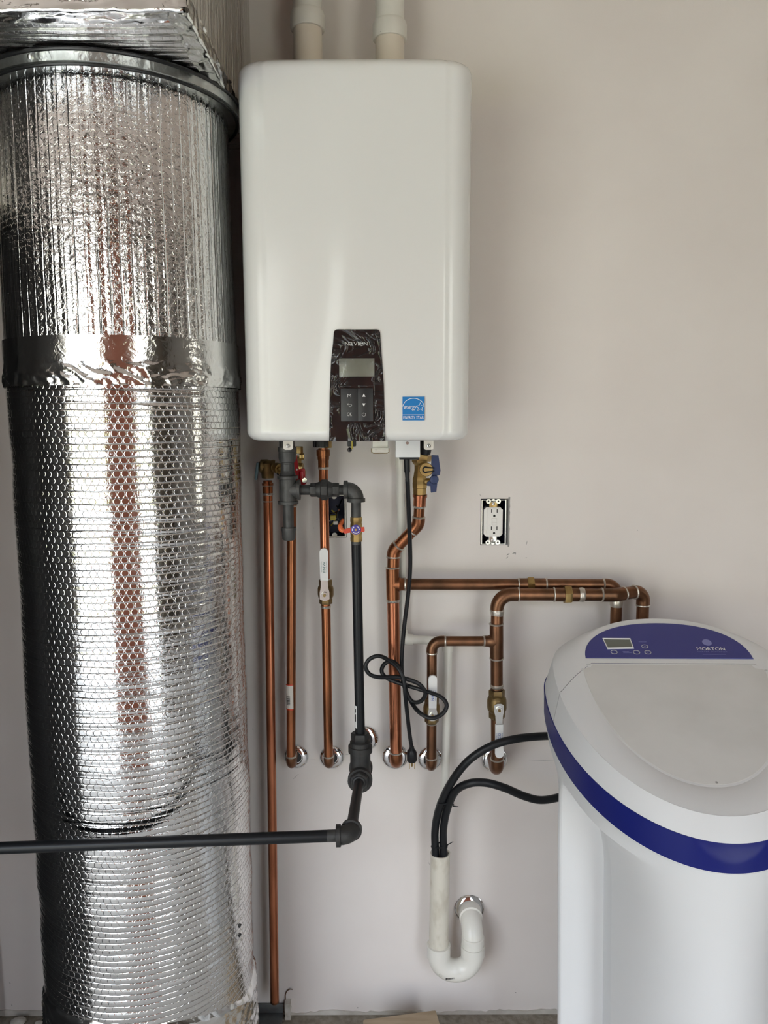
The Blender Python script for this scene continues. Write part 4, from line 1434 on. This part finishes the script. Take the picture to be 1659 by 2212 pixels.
obj('prong', MB().rev(e + d * .034 + V((0, .005, 0)), d, [(0, .0024), (.018, .0024), (.021, .001)], 10), 'brass', pg)


# ------------------------------------------------------------------ electrical boxes in the wall
def elec_box(hole, parent, m='box_blue', rim='steel', gap=.003):
    a, b, c_, d_ = hole
    t = .0016
    a, b, c_, d_ = a + .003, b - gap, c_ + .003, d_ - .003
    y0, y1 = -.0012, .065
    mb = MB()
    mb.box(((a + b) / 2, y1, (c_ + d_) / 2), (b - a, t, d_ - c_))
    for x in (a, b):
        mb.box((x, (y0 + y1) / 2, (c_ + d_) / 2), (t, y1 - y0, d_ - c_))
    for z in (c_, d_):
        mb.box(((a + b) / 2, (y0 + y1) / 2, z), (b - a, y1 - y0, t))
    bx = obj('box_shell', mb, m, parent, None)
    r = .0022
    mb = MB().tube([V((a, -.001, c_)), V((b, -.001, c_)), V((b, -.001, d_)), V((a, -.001, d_))], r, 6, closed=True)
    obj('box_rim', mb, rim, bx, None)
    return bx


h = HOLES[0]
oc = V(((h[0] + h[1]) / 2 - .0035, 0, (h[2] + h[3]) / 2 + .0006))
outlet = thing('wall_outlet', 'white ground fault outlet without cover plate, in an open box in the bare wall', 'outlet', oc)
elec_box(h, outlet, gap=.0075)
Y0 = -.004
bw, bh, cut = .0225, .0352, .006
oct_ = [(-bw + cut, -bh), (bw - cut, -bh), (bw, -bh + cut), (bw, bh - cut), (bw - cut, bh), (-bw + cut, bh), (-bw, bh - cut), (-bw, -bh + cut)]
bd = obj('outlet_body', MB().prism(oct_, plate(oc + V((0, .03, 0))), .034), 'outlet_white', outlet, None)
face = obj('outlet_face', MB().prism(rrect(.0345, .0668, .0025, 3), plate(oc + V((.002, Y0, 0))), .003), 'outlet_white', outlet, 30)
yf = Y0 - .0032
for dz in (.021, -.0205):
    for dx in (-.0066, .0066):
        obj('slot', MB().box(oc + V((.002 + dx, yf, dz + .006)), (.0020, .0006, .0085)), 'slot_black', face, None)
    obj('slot', MB().prism([(.0026 * math.cos(a), .0026 * math.sin(a)) for a in [math.pi * i / 8 for i in range(9)]] + [(-.0026, -.0022), (.0026, -.0022)], plate(oc + V((.002, yf + .0003, dz - .0055))), .0006), 'slot_black', face, None)
for dz in (.0055, -.0035):
    obj('button', MB().box(oc + V((.002, yf - .0004, dz)), (.0125, .002, .0075), .0006), 'outlet_white', face)
obj('indicator', MB().rev(oc + V((-.0075, yf + .001, -.007)), FRT, [(0, .0013), (.0014, .001)], 8), 'paper', face)
for s in (1, -1):
    m_ = 'brass' if s > 0 else 'steel'
    st_ = obj('mounting_strap', MB().box(oc + V((0, -.0025, s * .0425)), (.019, .0014, .018), .0005), m_, outlet)
    mb = MB()
    for dx in (-.0118, .0118):
        mb.rev(oc + V((dx, -.0018, s * .0495)), FRT, [(0, .0058), (.0016, .0058), (.0016, .0024)], 16)
    mb.rev(oc + V((0, -.0018, s * .0515)), FRT, [(0, .0040), (.0014, .0040)], 12)
    mb.box(oc + V((0, -.0026, s * .0490)), (.024, .0012, .004))
    obj('strap_ear', mb, 'steel', st_)
    for dx in (-.0118, .0118):
        obj('ear_hole', MB().rev(oc + V((dx, -.0034, s * .0495)), FRT, [(0, .0022), (.0003, .0022)], 10), 'slot_black', st_)
    obj('strap_screw', MB().rev(oc + V((0, -.0030, s * .0435)), FRT, [(0, .0036), (.002, .0034), (.0026, .002)], 14), 'steel', st_)
    obj('screw_slot', MB().box(oc + V((0, -.0057, s * .0435)), (.0055, .0004, .0008), 0, Matrix.Rotation(.5 * s, 3, 'Y')), 'slot_black', st_, None)
# broken plaster edge beside the box
mb = MB()
zz_ = [h[2] - .004 + (h[3] - h[2] + .008) * i / 16 for i in range(17)]
pts = [(h[1] - .001, z) for z in zz_] + [(h[1] + .0028 + .0018 * noise.noise(V((z * 160, 0, 3))), z) for z in reversed(zz_)]
obj('broken_edge', MB().prism(pts, plate((0, 0, 0)), .0006), 'scuff', wall_back, None)

h = HOLES[1]
jb = thing('junction_box', 'open dark junction box with loose wires, behind the white lever copper pipe', 'electrical box', ((h[0] + h[1]) / 2, 0, (h[2] + h[3]) / 2))
bx = elec_box(h, jb, 'box_blue', 'paper')
for z in (h[2] + .006, h[3] - .006):
    obj('screw_ear', MB().rev(((h[0] + h[1]) / 2 + .002, .004, z), FRT, [(0, .006), (.004, .006), (.0042, .002)], 14), 'paper', bx)
cx = (h[0] + h[1]) / 2
mz = (h[2] + h[3]) / 2
for k, (m_, pp_) in enumerate((('copper_bright', [(-.012, .05, .0), (.004, .02, .006), (.012, .012, .014), (.006, .03, .02)]),
                               ('paper', [(-.015, .05, -.02), (-.004, .018, -.012), (.004, .012, -.008), (.010, .02, -.010)]),
                               ('black_rubber', [(.018, .05, .035), (.012, .015, .02), (.008, .012, -.01), (.014, .03, -.03)]),
                               ('yellow_sleeve', [(-.010, .05, -.03), (.0, .014, -.016), (.006, .02, .0), (-.006, .03, .01)]))):
    obj('wire', MB().tube(spline([V((cx + a, b, mz + c_)) for a, b, c_ in pp_], 6), .0016, 6), m_, jb)
obj('wire_connector', MB().rev((cx + .016, .010, mz - .022), V((.4, -.5, .8)), [(0, .0055), (.012, .0048), (.018, .003)], 10), 'orange_plastic', jb)
obj('wire_connector', MB().box((cx - .002, .016, mz - .006), (.014, .012, .012), .002), 'yellow_sleeve', jb)
obj('wire_connector', MB().box((cx + .004, .014, mz - .018), (.012, .012, .009), .002), 'paper', jb)


# ------------------------------------------------------------------ water softener
SPX, SPY, SANG, LEAN = 0.587, -0.295, math.radians(-5.8), 0.024
ws = thing('water_softener', 'white water softener cabinet with navy blue band and control panel, right of the pipes', 'water softener', (0.575, -0.40, 0))
SR = Matrix.Rotation(SANG, 3, 'Z')


def S(x, y, z):
    q = SR @ V((x, y - SPY, 0))
    return V((SPX + q.x - LEAN * (z - 1.0), SPY + q.y, z + LEAN * q.x * min(1.0, max(0.0, z / .3))))


NS = 144


def sring(a, cy, bf, br, nf, nr, zf, k=1.0, n=NS):
    out = []
    for i in range(n):
        t = 2 * math.pi * i / n
        co, si = math.cos(t), math.sin(t)
        e = 2.0 / (nf if si < 0 else nr)
        b_ = bf if si < 0 else br
        x = a * k * math.copysign(abs(co) ** e, co)
        y = cy + b_ * k * math.copysign(abs(si) ** e, si)
        out.append((x, y, zf(x, y)))
    return out


z_bb = lambda x, y: .865 + .25 * (y + .5)
z_bt = lambda x, y: .915 + .25 * (y + .5)
z_rg = lambda x, y: .955 + .33 * (y + .5)
z_tp = lambda x, y: .955 + .417 * (y + .5)
Bo = dict(a=.252, cy=-.30, bf=.378, br=.150, nf=1.98, nr=3.0)
Rg = dict(a=.234, cy=-.30, bf=.353, br=.143, nf=2.0, nr=2.7)
Tp = dict(a=.181, cy=-.30, bf=.286, br=.140, nf=2.05, nr=2.2)


def mix(r1, r2, t, dz=0.0):
    return [(p[0] + (q[0] - p[0]) * t, p[1] + (q[1] - p[1]) * t, p[2] + (q[2] - p[2]) * t + dz) for p, q in zip(r1, r2)]


rB = sring(**Bo, zf=z_bt, k=.996)
rR = sring(**Rg, zf=z_rg)
rT = sring(**Tp, zf=z_tp)
rings = [rB, mix(rB, rR, .80, .003), mix(rB, rR, .93, .003), rR, mix(rR, rT, .10, .0015), mix(rR, rT, .30, .003), mix(rR, rT, .55, .004), mix(rR, rT, .80, .003), mix(rR, rT, .94, .0012), rT]
for k in (.93, .8, .6, .4, .2, .05):
    rings.append(sring(**Tp, zf=z_tp, k=k))
nz_ = len(rings)
lm = MB().loft([[S(*p) for p in r] for r in rings], False, True)

bm = bmesh.new()
vv = [bm.verts.new(p) for p in lm.v]
for f in lm.f:
    try:
        bm.faces.new([vv[i] for i in f])
    except ValueError:
        pass
HY = -.297


def cut(pl, no):
    geom = list(bm.verts) + list(bm.edges) + list(bm.faces)
    bmesh.ops.bisect_plane(bm, geom=geom, plane_co=S(pl[0], pl[1], .9), plane_no=(SR @ V(no)).normalized(), dist=1e-6)


cut((0, HY), (0, 1, 0))
cut((-.175, -.310), (-.95, 1, 0))
cut((.175, -.310), (.95, 1, 0))
bm.verts.index_update()
inv = SR.inverted()
front, rear = MB(), MB()
for part_, test in ((front, True), (rear, False)):
    idx = {}
    for f in bm.faces:
        c_ = f.calc_center_median()
        q = inv @ V((c_.x - SPX + LEAN * (c_.z - 1.0), c_.y - SPY, 0))
        x, y = q.x, q.y + SPY
        is_front = y < HY and y < -.310 - .95 * (abs(x) - .175) + 0.0
        if is_front != test:
            continue
        ids = []
        for vtx in f.verts:
            if vtx.index not in idx:
                idx[vtx.index] = len(part_.v)
                part_.v.append(vtx.co.copy())
            ids.append(idx[vtx.index])
        part_.f.append(tuple(ids))
bm.free()
off = SR @ V((0, -.0019, 0))
front.v = [p + off for p in front.v]
lid = obj('salt_lid', front, 'softener_white', ws, 22)
obj('control_housing', rear, 'softener_white', ws, 22)
# grey textured top plate of the lid
tp = [p for p in sring(**Tp, zf=z_tp, k=.985) if p[1] < HY - .004]
tp = sorted(tp, key=lambda p: math.atan2(p[1] + .30, p[0]))
xw = .170
outline = [(-xw + .012, HY - .0045), (-xw + .008, HY - .012)] + [(p[0], p[1]) for p in tp if p[1] < HY - .014] + [(xw - .008, HY - .012), (xw - .012, HY - .0045)]
n_ = len(outline)
mb = MB()
mb.add([S(x, y, z_tp(x, y) + .0002) + off for x, y in outline] + [S(x * .995, y * .997 - .001, z_tp(x, y) + .0010) + off for x, y in outline], [tuple(range(n_, 2 * n_))] + [(i, (i + 1) % n_, n_ + (i + 1) % n_, n_ + i) for i in range(n_)])
obj('lid_top', mb, 'softener_lid_grey', lid, None)
# blue band with thumb recess at the front
rows = 10
rr = []
for j in range(rows + 1):
    t = j / rows
    ring_ = []
    for p, q in zip(sring(**Bo, zf=z_bb, n=288), sring(**Bo, zf=z_bt, n=288)):
        x, y, z = p[0], p[1], p[2] + (q[2] - p[2]) * t
        k = 1.004
        if y < -.55:
            e = (x / .055) ** 2 + ((1 - t) / .55) ** 2
            if e < 1:
                k -= .016 * (1 - e) ** .7
        ring_.append(S(x * 1.004, -.30 + (y + .30) * k, z))
    rr.append(ring_)
rr.append([S(p[0], p[1], p[2] + .0002) for p in sring(**Bo, zf=z_bt, n=288, k=.985)])
mb = MB().loft(rr)
obj('blue_band', mb, 'navy_plastic', ws, 40)
# thin white lips above and below the band
for zf, dz in ((z_bb, -.0012),):
    mb = MB().tube([S(p[0] * .997, -.30 + (p[1] + .30) * .997, p[2] + dz) for p in sring(**Bo, zf=zf)], .0022, 6, closed=True)
    obj('band_lip', mb, 'softener_white', ws, 180)

# cabinet body: wide rear section, narrower front drum with scooped sides
def body_pts():
    pts = []          # (x, y) left side from back centre round to the nose, bottom shape
    top = []          # matching parameter on the top outline
    wr, yb, yl_ = .241, -.150, -.425
    wb = .180
    for i in range(6):
        pts.append((-(wb - .03) * i / 6, yb))
    for i in range(6):
        a = math.pi / 2 * i / 5
        pts.append((-wb + .03 - .03 * math.sin(a), yb - .03 + .03 * math.cos(a)))
    for i in range(1, 10):
        t = i / 10
        pts.append((-wb - (wr - wb) * t, yb - .03 + (yl_ + .012 - yb + .03) * t))
    for i in range(5):
        a = math.pi / 2 * i / 4
        pts.append((-wr + .010 - .010 * math.cos(a), yl_ + .010 - .010 * math.sin(a)))
    wd = .153
    for i in range(1, 5):
        pts.append((-wr + .010 + (wr - .010 - wd) * i / 4, yl_))
    for i in range(1, 5):
        pts.append((-wd + .002 * i / 4, yl_ - .070 * i / 4))
    n0 = len(pts)
    wc_ = wd - .002
    ea, nose = .205, -.666
    kk = math.sqrt(1 - (wc_ / ea) ** 2)
    eb = (-.495 - nose) / (1 - kk) if False else ((yl_ - .070) - nose) / (1 - kk)
    a0 = math.acos(wc_ / ea)
    for i in range(1, 33):
        a = a0 + (math.pi / 2 - a0) * i / 32
        pts.append((-ea * math.cos(a), nose + eb - eb * math.sin(a)))
    return pts, n0


bp, n0 = body_pts()
full = bp + [(-x, y) for x, y in reversed(bp[1:-1])]
# matching top outline by arc length of angle about the centre
def top_pt(x, y):
    ang = math.atan2((y + .30) * 1.0, x)
    lo, hi = 0.0, 1.0
    co, si = math.cos(ang), math.sin(ang)
    n_e = Bo['nf'] if si < 0 else Bo['nr']
    b_ = Bo['bf'] if si < 0 else Bo['br']
    r = 1.0 / ((abs(co) / Bo['a']) ** n_e + (abs(si) / b_) ** n_e) ** (1 / n_e)
    k = .978
    return (r * co * k, -.30 + r * si * k)


rows = [0, .02, .3, .6, .72] + [.74 + .26 * i / 32 for i in range(1, 33)]
rr = []
for vrow in rows:
    ring_ = []
    for i, (x, y) in enumerate(full):
        tx, ty = top_pt(x, y)
        zt2 = z_bb(tx, ty) + .004
        s = max(0.0, min(1.0, (vrow - .78) / .165))
        f = 1 - math.sqrt(max(0.0, 1 - s * s)) if s < 1 else 1.0
        f = f * .92 + .08 * s
        j = i if i < len(bp) else len(full) - i
        w_ = max(0.0, min(1.0, (j - n0) / 14))          # the drum itself swells gently into the rim
        g = max(0.0, (vrow - .60) / .40) ** 2.2
        f = (1 - w_) * f + w_ * g
        inset = 1.0
        ring_.append(S(x + (tx - x) * f, y + (ty - y) * f, zt2 * vrow))
    rr.append(ring_)
mb = MB().loft(rr, True, False)
obj('cabinet', mb, 'softener_white', ws, 16)

# control panel
pz = lambda x, y: z_tp(x, y)
po = []
YP0 = -.284
for i in range(41):
    a = math.pi * i / 40
    po.append((.168 * math.copysign(abs(math.cos(a)) ** (2 / 2.2), math.cos(a)), YP0 + .107 * math.sin(a) ** (2 / 2.2)))
n_ = len(po)
mb = MB().add([S(x, y, pz(x, y) + .0003) for x, y in po] + [S(x * .99, YP0 + (y - YP0) * .985 + .0006, pz(x, y) + .0018) for x, y in po],
              [tuple(range(n_, 2 * n_))] + [(i, (i + 1) % n_, n_ + (i + 1) % n_, n_ + i) for i in range(n_)])
cpn = obj('control_panel', mb, 'navy_panel', ws, None)
SL = math.atan(.417)


ex = SR @ V((1, 0, 0))
ey = (SR @ V((0, math.cos(SL), 0))) + V((0, 0, math.sin(SL)))
ez_ = ex.cross(ey)
ex = (S(.1, -.25, z_tp(0, -.25)) - S(-.1, -.25, z_tp(0, -.25))).normalized()
ey = (S(0, -.2, z_tp(0, -.2)) - S(0, -.28, z_tp(0, -.28))).normalized()
ez_ = ex.cross(ey).normalized()
RPAN = Matrix((ex, ey, ez_)).transposed()


def on_top(px, py, lift):
    """where the line of sight through a photo pixel meets the sloping top of the softener"""
    d_ = FW + RT * ((px - 829.5) / FPX) - UP * ((py - 1106.0) / FPX)
    p0_ = S(0, -.25, z_tp(0, -.25)) + ez_ * lift
    return EYE + d_ * ((p0_ - EYE).dot(ez_) / d_.dot(ez_))


def on_panel(px, py):
    return on_top(px, py, .0019)



def pan(px, py):
    return plate(on_panel(px, py), RPAN)


for q in ((1314, 1453, 4), (1317, 1458, 2), (1417, 1496, 2.5), (1585, 1500, 4), (1548, 1690, 4), (1432, 1506, 1.5)):
    p = on_top(q[0], q[1], .0014)
    mb = MB().add([p + (ex * math.cos(a) + ey * math.sin(a)) * q[2] * .0006 for a in [2 * math.pi * i / 10 for i in range(10)]], [tuple(range(10))])
    obj('dirt_spot', mb, 'scuff', lid, None)
c_ = [on_panel(*q) for q in ((1302.5, 1380), (1361, 1380.5), (1368, 1400), (1313, 1401))]
mb = MB().tube(c_, .0022, 8, closed=True)
cc = sum(c_, V()) / 4
obj('display_frame', mb, 'print_white', cpn, None)
mb = MB().add([p + ez_ * .0004 for p in c_], [(0, 1, 2, 3)])
obj('display_screen', mb, 'lcd_dark', cpn, None)
for px, py, w in ((1326.5, 1408.5, .0066), (1375, 1409, .0066), (1393, 1396.5, .0064), (1399.5, 1409, .0064)):
    p = on_panel(px, py)
    obj('button_ring', MB().tube([p + ex * w * math.cos(a) + ey * w * .85 * math.sin(a) for a in [2 * math.pi * i / 20 for i in range(20)]], .0006, 6, closed=True), 'print_grey', cpn)
obj('button_symbol', MB().prism([(-.0016, -.0012), (.0016, -.0012), (0, .0016)], pan(1393, 1396.5), .0002), 'print_grey', cpn, None)
obj('button_symbol', MB().prism([(-.0016, .0012), (0, -.0016), (.0016, .0012)], pan(1399.5, 1409), .0002), 'print_grey', cpn, None)
text('brand_lettering', 'MORTON', pan(1535.5, 1402), .056, 'print_white', cpn, .0098)
text('panel_lettering', 'WATER SOFTENER', pan(1539, 1408.3), .060, 'print_violet', cpn, .0032)
for px, py, w in ((1352, 1407.5, .013), (1356, 1410, .018), (1388, 1386.5, .016)):
    obj('panel_print', MB().box(on_panel(px, py), (w, .0009, .0003), 0, RPAN), 'print_violet', cpn, None)
obj('panel_print', MB().box(on_panel(1543, 1413.5), (.046, .0007, .0003), 0, RPAN), 'print_violet', cpn, None)
p = on_panel(1527, 1388)
obj('round_emblem', MB().add([p + ex * .0095 * math.cos(a) + ey * .0105 * math.sin(a) + ez_ * .0002 for a in [2 * math.pi * i / 20 for i in range(20)]], [tuple(range(20))]), 'print_violet', cpn, None)

# ------------------------------------------------------------------ unseen black cabinet, added to shade the left wall and darken the duct reflection
FX = -0.985
fur = thing('added_furnace', 'unseen tall black cabinet added at the far left for shade, ending the level gas pipe', 'added_furnace', (FX - .28, -.40, 0))
obj('cabinet', MB().box((FX - .28, -.47, 1.0), (.56, .84, 2.0), .012), 'added_furnace_black', fur)
obj('door_panel', MB().box((FX - .28, -.897, 1.45), (.50, .014, .95), .004), 'added_furnace_black', fur)
obj('door_panel', MB().box((FX - .28, -.897, .50), (.50, .014, .85), .004), 'added_furnace_black', fur)
for z in (1.35, .55):
    obj('handle', MB().box((FX - .28, -.91, z), (.12, .016, .02), .004), 'steel', fur)

# ------------------------------------------------------------------ odds and ends along the floor
p = A(862, 2192, -.13)
blk = MB()
q0, q1 = A(784, 2199, -.13), A(941, 2184, -.10)
zt_ = (q0.z + q1.z) / 2
ang = math.atan2(q1.y - q0.y, q1.x - q0.x)
mid = (q0 + q1) / 2
Mz = Matrix.Rotation(ang, 3, 'Z')
Lw = (q1 - q0).length
tag(obj('timber_offcut', MB().box(mid + Mz @ V((0, -.07, 0)) + V((0, 0, zt_ / 2 - mid.z)), (Lw, .14, zt_), .003, Mz), 'timber'), 'tan wooden offcut block lying on the floor below the trap', 'wood block')
p = A(575, 2172, -.03)
tr = thing('floor_track', 'short dark grey metal channel on the floor under the open copper drain pipe', 'metal channel', (p.x, -.05, 0))
a, b = A(538, 2168, -.004), A(612, 2168, -.004)
obj('channel_web', MB().box(((a.x + b.x) / 2, -.045, .010), (b.x - a.x, .08, .004), .001), 'grey_track', tr)
obj('channel_flange', MB().box(((a.x + b.x) / 2, -.006, .021), (b.x - a.x, .004, .030), .001), 'grey_track', tr)
obj('channel_flange', MB().box(((a.x + b.x) / 2, -.084, .014), (b.x - a.x, .004, .014), .001), 'grey_track', tr)
mb = MB()
p = A(622, 2185, -.012)
zz_ = [0.001 + .045 * i / 8 for i in range(9)]
lft = [(p.x - .007 + .0015 * noise.noise(V((z * 200, 1, 0))), z) for z in zz_]
rgt = [(p.x + .007 + .003 * noise.noise(V((z * 200, 5, 0))), z) for z in zz_]
tag(obj('plaster_chunk', MB().prism(lft + rgt[::-1], plate((0, -.0005, 0)), .02), 'plaster', None, None), 'broken white plaster piece standing against the wall beside the grey channel', 'plaster')
q = A(617, 2168, -.004)
tag(obj('stray_wire', MB().tube(spline([V((q.x, -.004, .001)), V((q.x - .001, -.004, .02)), q, A(616.5, 2150, -.003), A(620, 2141, -.003), A(626, 2137, -.004), A(632, 2137, -.006)], 5), .0012, 6), 'copper_brown'), 'thin rusty wire curling up the wall above the grey channel', 'wire')
# plaster lumps on the floor left of the duct
for k, (px, py, r, lab) in enumerate(((45, 2205, .014, 'pale plaster lump on the floor left of the foil duct, bigger of two'),
                                      (88, 2207, .007, 'small plaster crumb on the floor left of the foil duct, close against it'))):
    g = A(px, py, -.02)
    bm = bmesh.new()
    bmesh.ops.create_icosphere(bm, subdivisions=2, radius=r)
    for vtx in bm.verts:
        vtx.co *= 1 + .35 * noise.noise(vtx.co * 130 + V((k, 0, 0)))
        vtx.co.x *= 1.5
        vtx.co.z *= .6
    bm.verts.index_update()
    mb = MB().add([vtx.co + V((g.x, -.030, 0)) for vtx in bm.verts], [[q.index for q in f.verts] for f in bm.faces])
    bm.free()
    zmin = min(q.z for q in mb.v)
    for q in mb.v:
        q.z -= zmin
    tag(obj('plaster_crumb', mb, 'plaster', None, 60), lab, 'debris', 'plaster lumps left of the duct')
# ragged dusty foot of the wallboard
pts, low = [], []
x = -1.6
while x < 1.6:
    hgt = .016 + .004 * noise.noise(V((x * 30, 0, 0))) if x < -.55 else max(.001, .010 + .010 * noise.noise(V((x * 11, 3, 0))) + .004 * noise.noise(V((x * 90, 7, 0))))
    pts.append((x, hgt))
    x += .012
obj('wall_foot', MB().prism([(pts[-1][0], .0), (pts[0][0], .0)][::-1] + pts[::-1], plate((0, 0, 0)), .004), 'concrete', wall_back, None)

pts, x = [], -1.6
while x < 1.6:
    pts.append((x, -.085 - .045 * noise.noise(V((x * 5, 11, 0))) - .015 * noise.noise(V((x * 40, 13, 0)))))
    x += .012
obj('dust_drift', MB().prism([(pts[0][0], -.002)] + pts + [(pts[-1][0], -.002)], Matrix.Identity(4), .0015), 'floor_dust', bpy.data.objects['floor'], None)
